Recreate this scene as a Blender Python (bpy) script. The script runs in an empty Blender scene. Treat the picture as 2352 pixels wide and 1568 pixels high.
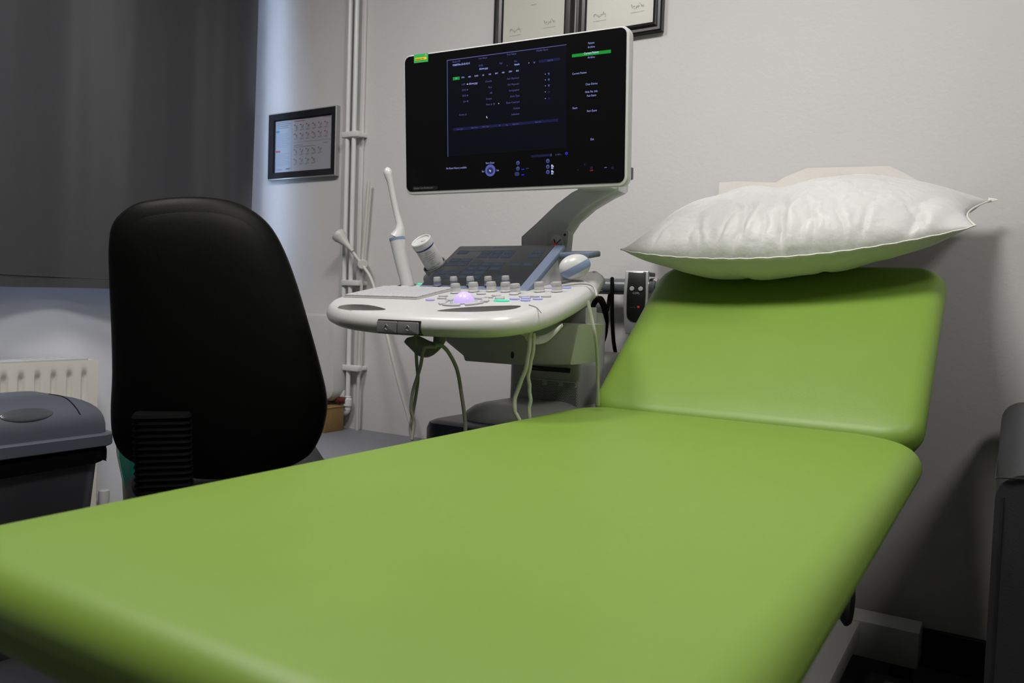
import bpy, bmesh, math, random
from mathutils import Vector, Matrix, noise
from math import sin, cos, pi, radians
random.seed(7)
sc = bpy.context.scene
V = Vector
# ------------------------------------------------------------------ camera
EYE = 0.89
FPX = 1850.0
Xc = -V((-2991, 184, FPX)).normalized()          # world X (along the certificate wall) in camera axes (right, up, forward)
Yc = V((1147, 47.4, FPX)).normalized()
Yc = (Yc - Xc * Xc.dot(Yc)).normalized()
Zc = Yc.cross(Xc)
if Zc.y < 0: Zc = -Zc
RIGHT = V((Xc.x, Yc.x, Zc.x)); UP = V((Xc.y, Yc.y, Zc.y)); FWD = V((Xc.z, Yc.z, Zc.z))
CAM = V((0, 0, EYE))
cd = bpy.data.cameras.new('camera'); cam = bpy.data.objects.new('camera', cd)
sc.collection.objects.link(cam); sc.camera = cam
cd.sensor_width = 22.3; cd.lens = FPX / 2352 * 22.3; cd.clip_start = 0.02
M = Matrix((RIGHT, UP, -FWD)).transposed().to_4x4(); M.translation = CAM
cam.matrix_world = M
cd.dof.use_dof = True; cd.dof.focus_distance = 1.95; cd.dof.aperture_fstop = 4.5
# ------------------------------------------------------------------ light and exposure
sc.view_settings.view_transform = 'Standard'; sc.view_settings.look = 'None'
sc.view_settings.gamma = 1.0; sc.view_settings.use_curve_mapping = False
sc.view_settings.exposure = -0.13
w = bpy.data.worlds.new('world'); sc.world = w; w.use_nodes = True
w.node_tree.nodes['Background'].inputs[0].default_value = (0.50, 0.68, 1.0, 1)
w.node_tree.nodes['Background'].inputs[1].default_value = 11.0
def area(name, loc, rot, sx, sy, power, col, portal=False, spread=180):
    l = bpy.data.lights.new(name, 'AREA'); l.shape = 'RECTANGLE'; l.size = sx; l.size_y = sy
    l.energy = power; l.color = col; l.spread = radians(spread)
    o = bpy.data.objects.new(name, l); sc.collection.objects.link(o)
    o.location = loc; o.rotation_euler = rot
    if portal: l.cycles.is_portal = True
    return o
area('window_portal', (-2.86, 1.2, 1.65), (0, radians(-90), 0), 1.4, 2.0, 1, (1, 1, 1), True)
CEIL_LIGHTS = [(-0.55, 0.95, 29.0), (1.0, 1.00, 15.0), (-1.70, 0.75, 22.0)]  # last panel is an unseen lamp added as fill for the left side
for i, (lx, ly, pw) in enumerate(CEIL_LIGHTS):
    area('ceiling_lamp', (lx, ly, 2.52), (0, 0, 0), 0.42, 0.42, pw, (1.0, 0.975, 0.95))
# ------------------------------------------------------------------ pixel -> place helpers
def ray(px, py): return RIGHT * ((px - 1176) / FPX) + UP * ((784 - py) / FPX) + FWD
def dep(px, py, d): return CAM + ray(px, py) * d
def onX(px, py, x): r = ray(px, py); return CAM + r * (x / r.x)
def onY(px, py, y): r = ray(px, py); return CAM + r * (y / r.y)
def onZ(px, py, z): r = ray(px, py); return CAM + r * ((z - EYE) / r.z)
class Plane:
    def __init__(s, O, yaw, tilt):
        a, b = radians(yaw), radians(tilt)
        s.O = V(O); s.x = V((cos(a), sin(a), 0)); yh = V((-sin(a), cos(a), 0))
        s.y = yh * cos(b) + V((0, 0, 1)) * sin(b); s.n = s.x.cross(s.y)
    def pt(s, u, v, w=0): return s.O + s.x * u + s.y * v + s.n * w
    def uv(s, px, py, w=0):
        r = ray(px, py); P0 = s.O + s.n * w
        q = CAM + r * ((P0 - CAM).dot(s.n) / r.dot(s.n)) - s.O
        return q.dot(s.x), q.dot(s.y)
    def px(s, px, py, w=0): u, v = s.uv(px, py, w); return s.pt(u, v, w)
# ------------------------------------------------------------------ materials
MATS = {}
def mat(name, col, rough=0.5, metal=0.0, noise_amt=0.0, nscale=40, bump=0.0, bscale=200, emit=0.0, ecol=None, coat=0.0, spec=0.5, trans=0.0, sheen=0.0, bdist=0.001, alpha=1.0):
    if name in MATS: return MATS[name]
    m = bpy.data.materials.new(name); m.use_nodes = True; nt = m.node_tree
    b = nt.nodes['Principled BSDF']
    b.inputs['Base Color'].default_value = (*col, 1); b.inputs['Roughness'].default_value = rough
    b.inputs['Metallic'].default_value = metal; b.inputs['Specular IOR Level'].default_value = spec
    b.inputs['Coat Weight'].default_value = coat; b.inputs['Transmission Weight'].default_value = trans
    b.inputs['Sheen Weight'].default_value = sheen; b.inputs['Alpha'].default_value = alpha
    tc = nt.nodes.new('ShaderNodeTexCoord')
    if noise_amt > 0:
        n = nt.nodes.new('ShaderNodeTexNoise'); n.inputs['Scale'].default_value = nscale; n.inputs['Detail'].default_value = 5
        nt.links.new(tc.outputs['Object'], n.inputs['Vector'])
        mx = nt.nodes.new('ShaderNodeMix'); mx.data_type = 'RGBA'
        mx.inputs[6].default_value = (*[c * (1 - noise_amt) for c in col], 1)
        mx.inputs[7].default_value = (*[min(1, c * (1 + noise_amt)) for c in col], 1)
        nt.links.new(n.outputs['Fac'], mx.inputs[0]); nt.links.new(mx.outputs[2], b.inputs['Base Color'])
    if bump > 0:
        n = nt.nodes.new('ShaderNodeTexNoise'); n.inputs['Scale'].default_value = bscale; n.inputs['Detail'].default_value = 6
        nt.links.new(tc.outputs['Object'], n.inputs['Vector'])
        bp = nt.nodes.new('ShaderNodeBump'); bp.inputs['Strength'].default_value = bump; bp.inputs['Distance'].default_value = bdist
        nt.links.new(n.outputs['Fac'], bp.inputs['Height']); nt.links.new(bp.outputs[0], b.inputs['Normal'])
    if emit > 0:
        b.inputs['Emission Color'].default_value = (*(ecol or col), 1); b.inputs['Emission Strength'].default_value = emit
    MATS[name] = m
    return m
WALL = mat('wall_paint', (0.62, 0.605, 0.60), 0.62, bump=0.35, bscale=90, noise_amt=0.02, nscale=3, bdist=0.0015)
WALLW = mat('window_wall_paint', (0.68, 0.69, 0.73), 0.6, bump=0.3, bscale=90, bdist=0.0015)
CEILM = mat('ceiling_paint', (0.75, 0.74, 0.72), 0.8, bump=0.1)
FLOORM = mat('vinyl_floor', (0.045, 0.045, 0.05), 0.45, noise_amt=0.15, nscale=60)
SKIRT = mat('dark_skirting', (0.012, 0.012, 0.012), 0.4, bump=0.05)
GREEN = mat('green_vinyl', (0.176, 0.292, 0.036), 0.46, noise_amt=0.05, nscale=7, bump=0.25, bscale=420, coat=0.0, spec=0.5, bdist=0.0006)
PILLOWM = mat('white_pillow_fabric', (0.62, 0.62, 0.605), 0.5, bump=0.7, bscale=30, sheen=0.2, bdist=0.006)
_b = PILLOWM.node_tree.nodes['Principled BSDF']; _b.inputs['Subsurface Weight'].default_value = 0.45; _b.inputs['Subsurface Scale'].default_value = 0.03; _b.inputs['Subsurface Radius'].default_value = (1, 1, .9)
SEAMM = mat('pillow_seam', (0.72, 0.73, 0.66), 0.7, bump=0.2)
PAPER = mat('crepe_paper', (0.74, 0.71, 0.67), 0.8, bump=0.5, bscale=60, bdist=0.002)
WPLAST = mat('white_plastic', (0.53, 0.53, 0.52), 0.32, noise_amt=0.01)
WPLAST2 = mat('off_white_plastic', (0.56, 0.55, 0.52), 0.4, noise_amt=0.01)
GPLAST = mat('light_grey_plastic', (0.38, 0.38, 0.37), 0.42, bump=0.08, bscale=500)
MGREY = mat('mid_grey_plastic', (0.15, 0.15, 0.155), 0.42, bump=0.05, bscale=500)
DGREY = mat('dark_grey_plastic', (0.05, 0.052, 0.055), 0.45, bump=0.05, bscale=500)
KEYM = mat('key_grey', (0.44, 0.44, 0.455), 0.5)
BLUEG = mat('blue_grey_plastic', (0.13, 0.16, 0.23), 0.4)
BLUEB = mat('blue_band', (0.20, 0.26, 0.42), 0.38)
NAVY = mat('navy_plastic', (0.018, 0.024, 0.038), 0.35)
BLACK = mat('black_plastic', (0.008, 0.008, 0.009), 0.35)
BLACKF = mat('black_chair_fabric', (0.0025, 0.0025, 0.0023), 0.5, bump=0.3, bscale=700, spec=0.10)
RUBBER = mat('black_rubber', (0.0025, 0.0025, 0.0025), 0.7, spec=0.06)
GLASSK = mat('screen_glass', (0.003, 0.003, 0.0035), 0.3, emit=1.0, ecol=(0.0008, 0.0008, 0.0010), spec=0.12)
TGLASS = mat('touch_glass', (0.010, 0.010, 0.011), 0.25, emit=1.0, ecol=(0.020, 0.021, 0.023), spec=.3)
SILVER = mat('silver_paint', (0.56, 0.57, 0.58), 0.34, metal=0.25, noise_amt=0.02)
CHROME = mat('chrome', (0.75, 0.75, 0.77), 0.18, metal=1.0, noise_amt=0.02)
STEELG = mat('grey_tube_metal', (0.16, 0.17, 0.18), 0.35, metal=0.4, noise_amt=0.02)
CABLE = mat('grey_green_cable', (0.22, 0.225, 0.19), 0.55, bump=0.1)
CABLEL = mat('pale_cable', (0.42, 0.43, 0.36), 0.5, bump=0.2, bscale=80)
PIPEW = mat('white_pipe_paint', (0.68, 0.69, 0.68), 0.3, noise_amt=0.02)
RADM = mat('cream_radiator_paint', (0.76, 0.73, 0.66), 0.35, noise_amt=0.01)
BINL = mat('bin_lid_plastic', (0.085, 0.092, 0.118), 0.42, bump=0.15, bscale=600)
BINB = mat('bin_body_plastic', (0.085, 0.087, 0.098), 0.42, bump=0.15, bscale=600)
CURT = mat('charcoal_curtain', (0.040, 0.039, 0.045), 0.6, bump=0.3, bscale=900, sheen=0.15, noise_amt=0.05, nscale=30)
FRAMEB = mat('black_frame_lacquer', (0.008, 0.008, 0.009), 0.3, bump=0.03)
FRAMED = mat('dark_brushed_frame', (0.02, 0.02, 0.024), 0.7, metal=0.0, bump=0.03, spec=.12)
FRAMES = mat('pale_frame_edge', (0.42, 0.42, 0.40), 0.35, metal=0.3)
CREAM = mat('certificate_paper', (0.56, 0.55, 0.49), 0.35, noise_amt=0.02, nscale=8)
INK = mat('faded_ink', (0.30, 0.30, 0.28), 0.6)
POST = mat('poster_paper', (0.34, 0.34, 0.38), 0.3, noise_amt=0.02)
POSTB = mat('poster_blue_column', (0.23, 0.27, 0.34), 0.3)
PINK = mat('poster_grey_print', (0.17, 0.18, 0.20), 0.5)
PRED = mat('poster_red', (0.38, 0.05, 0.06), 0.5)
PBLUE = mat('poster_blue', (0.04, 0.17, 0.28), 0.5)
WOODB = mat('cardboard_brown', (0.24, 0.15, 0.05), 0.8, noise_amt=0.2, nscale=60)
COPPER = mat('dark_red_pipe', (0.13, 0.03, 0.025), 0.5)
CABTOP = mat('grey_laminate', (0.21, 0.215, 0.24), 0.5, noise_amt=0.03)
TEAL = mat('teal_plastic', (0.0, 0.19, 0.13), 0.4)
LEATH = mat('grey_leather', (0.033, 0.033, 0.037), 0.38, bump=0.3, bscale=300, noise_amt=0.05)
STITCH = mat('dark_stitching', (0.01, 0.01, 0.01), 0.7)
COUCHMET = mat('grey_powder_coat', (0.46, 0.46, 0.44), 0.4, noise_amt=0.02)
LABELB = mat('navy_label', (0.01, 0.035, 0.13), 0.4)
LABELI = mat('label_ink', (0.06, 0.08, 0.10), 0.5)
RED = mat('red_mark', (0.6, 0.02, 0.02), 0.4, emit=0.15, ecol=(1, 0.02, 0.02))
STGREEN = mat('sticker_green', (0.03, 0.42, 0.08), 0.4)
STYEL = mat('sticker_yellow', (0.65, 0.60, 0.03), 0.4)
TRACK = mat('lit_trackball', (0.40, 0.33, 0.75), 0.2, emit=0.75, ecol=(0.50, 0.36, 1.0))
GLOWG = mat('green_lit_key', (0.1, 0.5, 0.35), 0.4, emit=0.42, ecol=(0.05, 0.75, 0.42))
GLOWV = mat('violet_lit_key', (0.32, 0.32, 0.5), 0.4, emit=0.20, ecol=(0.42, 0.42, 1.0))
def em(name, c, s=1.0): return mat(name, (0.002, 0.002, 0.002), 0.6, emit=s, ecol=c, spec=0.04)
E_TXT = em('screen_text_dim', (0.09, 0.10, 0.30)); E_TXB = em('screen_text_bright', (0.33, 0.37, 0.85))
E_TXW = em('screen_text_white', (0.55, 0.60, 0.85)); E_BG = em('screen_form_blue', (0.0022, 0.0024, 0.0065))
E_LINE = em('screen_line', (0.10, 0.10, 0.30)); E_BAR = em('screen_bar_blue', (0.010, 0.012, 0.055))
E_GRN = em('screen_green', (0.012, 0.30, 0.035)); E_BTN = em('screen_button', (0.09, 0.11, 0.38))
E_BTD = em('screen_button_dark', (0.03, 0.035, 0.12)); E_TAG = em('screen_tag_grey', (0.012, 0.012, 0.012))
E_TAGT = em('screen_tag_text', (0.14, 0.14, 0.13)); E_BLU = em('screen_blue', (0.03, 0.03, 0.7))
E_RED = em('screen_red', (0.25, 0.01, 0.02)); E_TP = em('touch_button', (0.040, 0.052, 0.072)); E_TPT = em('touch_text', (0.07, 0.08, 0.10))
# ------------------------------------------------------------------ object helpers
C = sc.collection
WM = {}
def tag(o, label=None, cat=None, group=None, kind=None):
    if label: o['label'] = label
    if cat: o['category'] = cat
    if group: o['group'] = group
    if kind: o['kind'] = kind
    return o
def thing(name, loc, label, cat, rz=0, group=None):
    o = bpy.data.objects.new(name, None); o.empty_display_size = 0.05; C.objects.link(o)
    o.location = loc; o.rotation_euler = (0, 0, rz)
    WM[o] = Matrix.Translation(V(loc)) @ Matrix.Rotation(rz, 4, 'Z')
    return tag(o, label, cat, group)
def obj(name, bm, m, parent=None, smooth=True, label=None, angle=35):
    """link a bmesh built in world coordinates as one mesh object"""
    bmesh.ops.recalc_face_normals(bm, faces=bm.faces) if not getattr(bm, 'keep', False) else None
    if parent is not None: W = WM[parent]
    else:
        xs = [v.co for v in bm.verts]
        mn = V([min(c[i] for c in xs) for i in range(3)]); mx = V([max(c[i] for c in xs) for i in range(3)])
        W = Matrix.Translation(V(((mn.x + mx.x) / 2, (mn.y + mx.y) / 2, mn.z)))
    if parent is not None:
        base = W.copy(); cs = [v.co for v in bm.verts]
        c = sum(cs, V((0, 0, 0))) / max(1, len(cs))
        lc = W.inverted() @ c
        W2 = W @ Matrix.Translation(lc)
    else: W2 = W
    bm.transform(W2.inverted())
    me = bpy.data.meshes.new(name)
    if smooth:
        for f in bm.faces: f.smooth = True
        for e in bm.edges:
            if len(e.link_faces) == 2 and e.calc_face_angle(0) > radians(angle): e.smooth = False
    bm.to_mesh(me); bm.free()
    for mm in (m if isinstance(m, (list, tuple)) else [m]): me.materials.append(mm)
    o = bpy.data.objects.new(name, me); C.objects.link(o)
    if parent is not None:
        o.parent = parent; o.location = lc
    else: o.location = W.translation
    WM[o] = W2
    if label: o['label'] = label
    return o
def dup(o, parent, world_loc):
    c = o.copy(); C.objects.link(c); c.parent = parent
    W = WM[parent].copy(); l = W.inverted() @ V(world_loc)
    c.location = l; WM[c] = Matrix.Translation(V(world_loc)); return c
def B(): return bmesh.new()
def frame_of(d, up=V((0, 0, 1))):
    d = V(d).normalized(); up = V(up)
    if abs(d.dot(up)) > 0.98: up = V((0, 1, 0)) if abs(d.y) < .9 else V((1, 0, 0))
    x = d.cross(up).normalized(); y = x.cross(d).normalized()
    return x, y, d
def setmi(bm, n0, mi):
    bm.faces.ensure_lookup_table()
    for f in bm.faces[n0:]: f.material_index = mi
def box(bm, mn, mx, bev=0.0, seg=2, xf=None, mi=0):
    mn, mx = V(mn), V(mx); n0 = len(bm.faces); c = (mn + mx) / 2; s = mx - mn
    t = B(); bmesh.ops.create_cube(t, size=1.0)
    for v in t.verts: v.co = V((v.co.x * s.x, v.co.y * s.y, v.co.z * s.z))
    if bev > 0:
        bmesh.ops.bevel(t, geom=list(t.edges) + list(t.verts), offset=bev, segments=seg, profile=0.5, affect='EDGES')
    for v in t.verts: v.co += c
    if xf is not None: t.transform(xf)
    merge(bm, t); setmi(bm, n0, mi)
def merge(bm, t):
    vm = {}
    for v in t.verts: vm[v] = bm.verts.new(v.co)
    for f in t.faces:
        try:
            nf = bm.faces.new([vm[v] for v in f.verts]); nf.material_index = f.material_index
        except ValueError: pass
    t.free()
def xf_plane(P):
    m = Matrix((P.x, P.y, P.n)).transposed().to_4x4(); m.translation = P.O; return m
def tube(bm, pts, r, n=10, caps=True, mi=0, flat=None):
    pts = [V(p) for p in pts]; N = len(pts); rs = r if isinstance(r, (list, tuple)) else [r] * N
    n0 = len(bm.faces); rings = []; prevx = None
    for i in range(N):
        d = (pts[min(i + 1, N - 1)] - pts[max(i - 1, 0)]).normalized()
        if prevx is None: x, y, _ = frame_of(d)
        else:
            x = (prevx - d * prevx.dot(d)).normalized(); y = x.cross(d)
        prevx = x
        rings.append([bm.verts.new(pts[i] + (x * cos(2 * pi * k / n) + y * sin(2 * pi * k / n)) * rs[i]) for k in range(n)])
    for a, b in zip(rings, rings[1:]):
        for k in range(n): bm.faces.new([a[k], a[(k + 1) % n], b[(k + 1) % n], b[k]])
    if caps: bm.faces.new(rings[0][::-1]); bm.faces.new(rings[-1])
    setmi(bm, n0, mi)
def spline(ctrl, n=8):
    ctrl = [V(c) for c in ctrl]; out = []
    P = [ctrl[0] * 2 - ctrl[1]] + ctrl + [ctrl[-1] * 2 - ctrl[-2]]
    for i in range(1, len(P) - 2):
        for k in range(n):
            t = k / n; a, b, c, d = P[i - 1], P[i], P[i + 1], P[i + 2]
            out.append(0.5 * ((2 * b) + (c - a) * t + (2 * a - 5 * b + 4 * c - d) * t * t + (3 * b - a - 3 * c + d) * t ** 3))
    out.append(ctrl[-1]); return out
def lathe(bm, base, axis, prof, n=32, mi=0, xdir=None):
    """prof = [(r, h)...] along axis from base; r==0 closes"""
    x, y, d = frame_of(axis); n0 = len(bm.faces); rings = []
    for r, h in prof:
        c = V(base) + d * h
        if r <= 1e-7: rings.append([bm.verts.new(c)])
        else: rings.append([bm.verts.new(c + (x * cos(2 * pi * k / n) + y * sin(2 * pi * k / n)) * r) for k in range(n)])
    for a, b in zip(rings, rings[1:]):
        for k in range(n):
            if len(a) == 1 and len(b) == 1: continue
            if len(a) == 1: bm.faces.new([a[0], b[(k + 1) % n], b[k]])
            elif len(b) == 1: bm.faces.new([a[k], a[(k + 1) % n], b[0]])
            else: bm.faces.new([a[k], a[(k + 1) % n], b[(k + 1) % n], b[k]])
    setmi(bm, n0, mi)
def cyl(bm, a, b, r, n=24, bev=0.0, mi=0):
    a, b = V(a), V(b); L = (b - a).length; bv = bev or min(r, L) * 0.08
    lathe(bm, a, b - a, [(0, 0), (r - bv, 0), (r, bv), (r, L - bv), (r - bv, L), (0, L)], n, mi)
def smooth_loop(pts, n=8):
    """closed Catmull-Rom through 2-D points"""
    N = len(pts); out = []
    for i in range(N):
        a, b, c, d = [V((*pts[(i + j) % N][:2], 0)) for j in (-1, 0, 1, 2)]
        for k in range(n):
            t = k / n
            q = 0.5 * ((2 * b) + (c - a) * t + (2 * a - 5 * b + 4 * c - d) * t * t + (3 * b - a - 3 * c + d) * t ** 3)
            out.append((q.x, q.y))
    return out
def inset(loop, d):
    N = len(loop); A = sum(loop[i][0] * loop[(i + 1) % N][1] - loop[(i + 1) % N][0] * loop[i][1] for i in range(N))
    s = 1 if A > 0 else -1; out = []
    for i in range(N):
        p, q = V((*loop[i - 1], 0)), V((*loop[(i + 1) % N], 0)); t = (q - p)
        if t.length < 1e-9: out.append(loop[i]); continue
        t.normalize(); nn = V((-t.y, t.x, 0)) * s
        out.append((loop[i][0] + nn.x * d, loop[i][1] + nn.y * d))
    return out
def rrect(u0, v0, u1, v1, r, n=6):
    out = []
    for cx, cy, a0 in ((u1 - r, v1 - r, 0), (u0 + r, v1 - r, 90), (u0 + r, v0 + r, 180), (u1 - r, v0 + r, 270)):
        for k in range(n + 1):
            a = radians(a0 + 90 * k / n); out.append((cx + r * cos(a), cy + r * sin(a)))
    return out
def stack(bm, P, loop, levels, mi=0, cap=True):
    """levels = [(inset, w)...] rings of one outline at heights w on plane P"""
    n0 = len(bm.faces); rings = []
    for ins, w in levels:
        L = inset(loop, ins) if ins else loop
        rings.append([bm.verts.new(P.pt(u, v, w)) for u, v in L])
    n = len(loop)
    for a, b in zip(rings, rings[1:]):
        for k in range(n): bm.faces.new([a[k], a[(k + 1) % n], b[(k + 1) % n], b[k]])
    if cap:
        for R, rev in ((rings[0], True), (rings[-1], False)):
            bm.faces.new(R[::-1] if rev else R)
    setmi(bm, n0, mi)
def slab(bm, P, loop, w0, w1, bev=0.002, mi=0):
    b = bev; stack(bm, P, loop, [(b, w0), (b * .3, w0 + b * .3), (0, w0 + b), (0, w1 - b), (b * .3, w1 - b * .3), (b, w1)], mi)
def quad(bm, P, pts, w=0, mi=0):
    n0 = len(bm.faces); bm.faces.new([bm.verts.new(P.pt(u, v, w)) for u, v in pts]); setmi(bm, n0, mi)
def disc(bm, P, u, v, r, w=0, n=20, mi=0, ry=None):
    n0 = len(bm.faces); bm.faces.new([bm.verts.new(P.pt(u + r * cos(2 * pi * k / n), v + (ry or r) * sin(2 * pi * k / n), w)) for k in range(n)]); setmi(bm, n0, mi)
TCACHE = {}
def text(bm, P, s, u, v, size, mi=0, w=0, align='LEFT', wid=1.0, bold=0.0):
    key = (s, align, bold)
    if key not in TCACHE:
        cu = bpy.data.curves.new('t', 'FONT'); cu.body = s; cu.size = 1.0; cu.align_x = align; cu.resolution_u = 2; cu.offset = bold
        o = bpy.data.objects.new('t', cu); C.objects.link(o)
        dg = bpy.context.evaluated_depsgraph_get(); me = bpy.data.meshes.new_from_object(o.evaluated_get(dg))
        TCACHE[key] = ([tuple(x.co) for x in me.vertices], [tuple(p.vertices) for p in me.polygons])
        bpy.data.objects.remove(o); bpy.data.curves.remove(cu); bpy.data.meshes.remove(me)
    vs, fs = TCACHE[key]; n0 = len(bm.faces)
    nv = [bm.verts.new(P.pt(u + x * size * wid, v + y * size, w)) for x, y, z in vs]
    for f in fs:
        try: bm.faces.new([nv[i] for i in f])
        except ValueError: pass
    setmi(bm, n0, mi)
def textbm():
    b = B(); b.keep = True if False else None
    return b
def inflate(P, loop, tf, tb, rings=10, p=0.5, edge=0.0, bow=None):
    """cushion: outline loop on plane P, front bulge tf, back bulge tb"""
    bm = B(); n = len(loop); cu = sum(a for a, b in loop) / n; cv = sum(b for a, b in loop) / n
    prev = {}
    def ring(s, w): return [bm.verts.new(P.pt(cu + (a - cu) * s, cv + (b - cv) * s, w + (bow(cu + (a - cu) * s, cv + (b - cv) * s) if bow else 0))) for a, b in loop]
    rim = ring(1.0, 0)
    for side, T in ((1, tf), (-1, tb)):
        last = rim
        for k in range(1, rings):
            s = cos(pi / 2 * k / rings); s = s if k < rings else 0
            s = 1 - (k / rings) ** 1.6
            w = side * T * (1 - s ** 6) ** p if p else side * T
            cur = ring(s, w)
            for i in range(n): bm.faces.new([last[i], last[(i + 1) % n], cur[(i + 1) % n], cur[i]])
            last = cur
        c = bm.verts.new(P.pt(cu, cv, side * T + (bow(cu, cv) if bow else 0)))
        for i in range(n): bm.faces.new([last[i], last[(i + 1) % n], c])
    return bm
# ================================================================== THE ROOM
D = 2.30; WX = -2.72; EX = 2.3; SY = -1.9; H = 2.6
def struct(name, bm, m): return tag(obj(name, bm, m, smooth=False), kind='structure')
b = B(); box(b, (WX - .2, SY, -0.1), (EX, D + .1, 0)); struct('floor', b, FLOORM)
b = B(); box(b, (WX - .2, SY, H), (EX, D + .1, H + .1)); struct('ceiling', b, CEILM)
b = B(); box(b, (WX - .2, D, 0), (EX, D + .1, H)); struct('wall_back', b, WALL)
b = B(); box(b, (EX, SY, 0), (EX + .1, D, H)); struct('wall_right', b, WALL)
b = B(); box(b, (WX, SY - .1, 0), (EX, SY, H)); struct('wall_front', b, mat('dark_front_wall_paint', (0.16, 0.16, 0.165), 0.7, bump=.2, bscale=90))
wy0, wy1, wz0, wz1 = 0.15, 2.15, 0.96, 2.36
b = B()
box(b, (WX - .2, SY, 0), (WX, D, wz0)); box(b, (WX - .2, SY, wz1), (WX, D, H))
box(b, (WX - .2, SY, wz0), (WX, wy0, wz1)); box(b, (WX - .2, wy1, wz0), (WX, D, wz1))
struct('wall_left', b, WALLW)
b = B()
for a in ((wy0, wz0, wy1, wz0 + .05), (wy0, wz1 - .05, wy1, wz1), (wy0, wz0, wy0 + .05, wz1), (wy1 - .05, wz0, wy1, wz1), (1.18, wz0, 1.23, wz1)):
    box(b, (WX - .17, a[0], a[1]), (WX - .11, a[2], a[3]), 0.004)
win = struct('window_1', b, WPLAST)
b = B(); box(b, (WX - .146, wy0 + .03, wz0 + .03), (WX - .14, wy1 - .03, wz1 - .03))
obj('pane', b, mat('window_glass', (1, 1, 1), 0.0, trans=1.0), win, smooth=False)
b = B(); box(b, (WX, SY, 0), (WX + .015, D, .10), .003); struct('baseboard_left', b, SKIRT)
b = B(); box(b, (WX, D - .016, 0), (EX, D, .098), .003); struct('baseboard_back', b, SKIRT)
# narrow painted boxing strip beside the pipes
b = B(); x0 = onY(812, 400, D).x; x1 = onY(836, 400, D).x
box(b, (x0 - .05, D - .012, .09), (x1, D, H), .004); struct('trim_1', b, WALL)
for i, (lx, ly, pw) in enumerate(CEIL_LIGHTS):
    t = thing('ceiling_light', (lx, ly, 2.6), ['square flat ceiling light panel over the left side of the green couch', 'square flat ceiling light panel above the armchair', 'added square fill light panel above the office chair'][i], 'ceiling light')
    b = B(); box(b, (lx - .26, ly - .26, 2.535), (lx + .26, ly + .26, 2.6), .004); obj('housing', b, WPLAST, t)
    b = B(); box(b, (lx - .23, ly - .23, 2.528), (lx + .23, ly + .23, 2.536)); obj('diffuser', b, mat('lamp_diffuser', (.9, .9, .9), .6, emit=3.0, ecol=(1, .96, .9)), t)
# ================================================================== CURTAIN
def curtain():
    bm = B(); y0, y1 = -0.5, 2.20; z0, z1 = EYE + 0.005, 2.5; ny, nz = 260, 24
    def X(y, z):
        k = 0.35 + 0.65 * (z - z0) / (z1 - z0)
        return -2.60 + 0.026 * sin(y * 2 * pi / 0.50 + 0.9 * sin(y * 3.1)) + .007 * abs(sin(y * 2 * pi / .62 + 1)) + 0.006 * noise.noise(V((y * 6, z * .6, 0))) + .003 * noise.noise(V((y * 22, z * 1.2, 3)))
    for side, off in ((0, 0.0), (1, -0.004)):
        pass
    g = {}
    for s in (0, 1):
        for i in range(ny + 1):
            for j in range(nz + 1):
                y = y0 + (y1 - y0) * i / ny; z = z0 + (z1 - z0) * j / nz
                yy = y + (i / ny) ** 6 * (-0.022 + 0.030 * (z - z0) / 1.2)
                g[s, i, j] = bm.verts.new((X(y, z) - .004 * s, yy, z + (.0025 * sin(y * 9) if j == 0 else 0)))
    for s in (0, 1):
        for i in range(ny):
            for j in range(nz):
                q = [g[s, i, j], g[s, i + 1, j], g[s, i + 1, j + 1], g[s, i, j + 1]]
                bm.faces.new(q if s == 0 else q[::-1])
    for i in range(ny):
        for j in (0, nz): bm.faces.new([g[0, i, j], g[1, i, j], g[1, i + 1, j], g[0, i + 1, j]])
    for j in range(nz):
        for i in (0, ny): bm.faces.new([g[0, i, j], g[0, i, j + 1], g[1, i, j + 1], g[1, i, j]])
    t = thing('curtain', (-2.6, .8, EYE), 'charcoal grey blackout curtain covering the window on the left', 'curtain')
    obj('cloth', bm, CURT, t)
    b = B(); tube(b, [(-2.6, -.55, 2.505), (-2.6, 2.2, 2.505)], .012); 
    for yy in (-.5, 1.0, 2.1): box(b, (-2.72, yy - .01, 2.495), (-2.6, yy + .01, 2.515))
    obj('curtain_rail', b, WPLAST, t)
    b = B()
    for s in (0,):
        pts = [(X(y, z0 + .035) + .0012, y, z0 + .035) for y in [y0 + (y1 - y0) * i / 200 for i in range(201)]]
        tube(b, pts, .0012, 5)
    obj('hem_stitching', b, CURT, t)
curtain()
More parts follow.
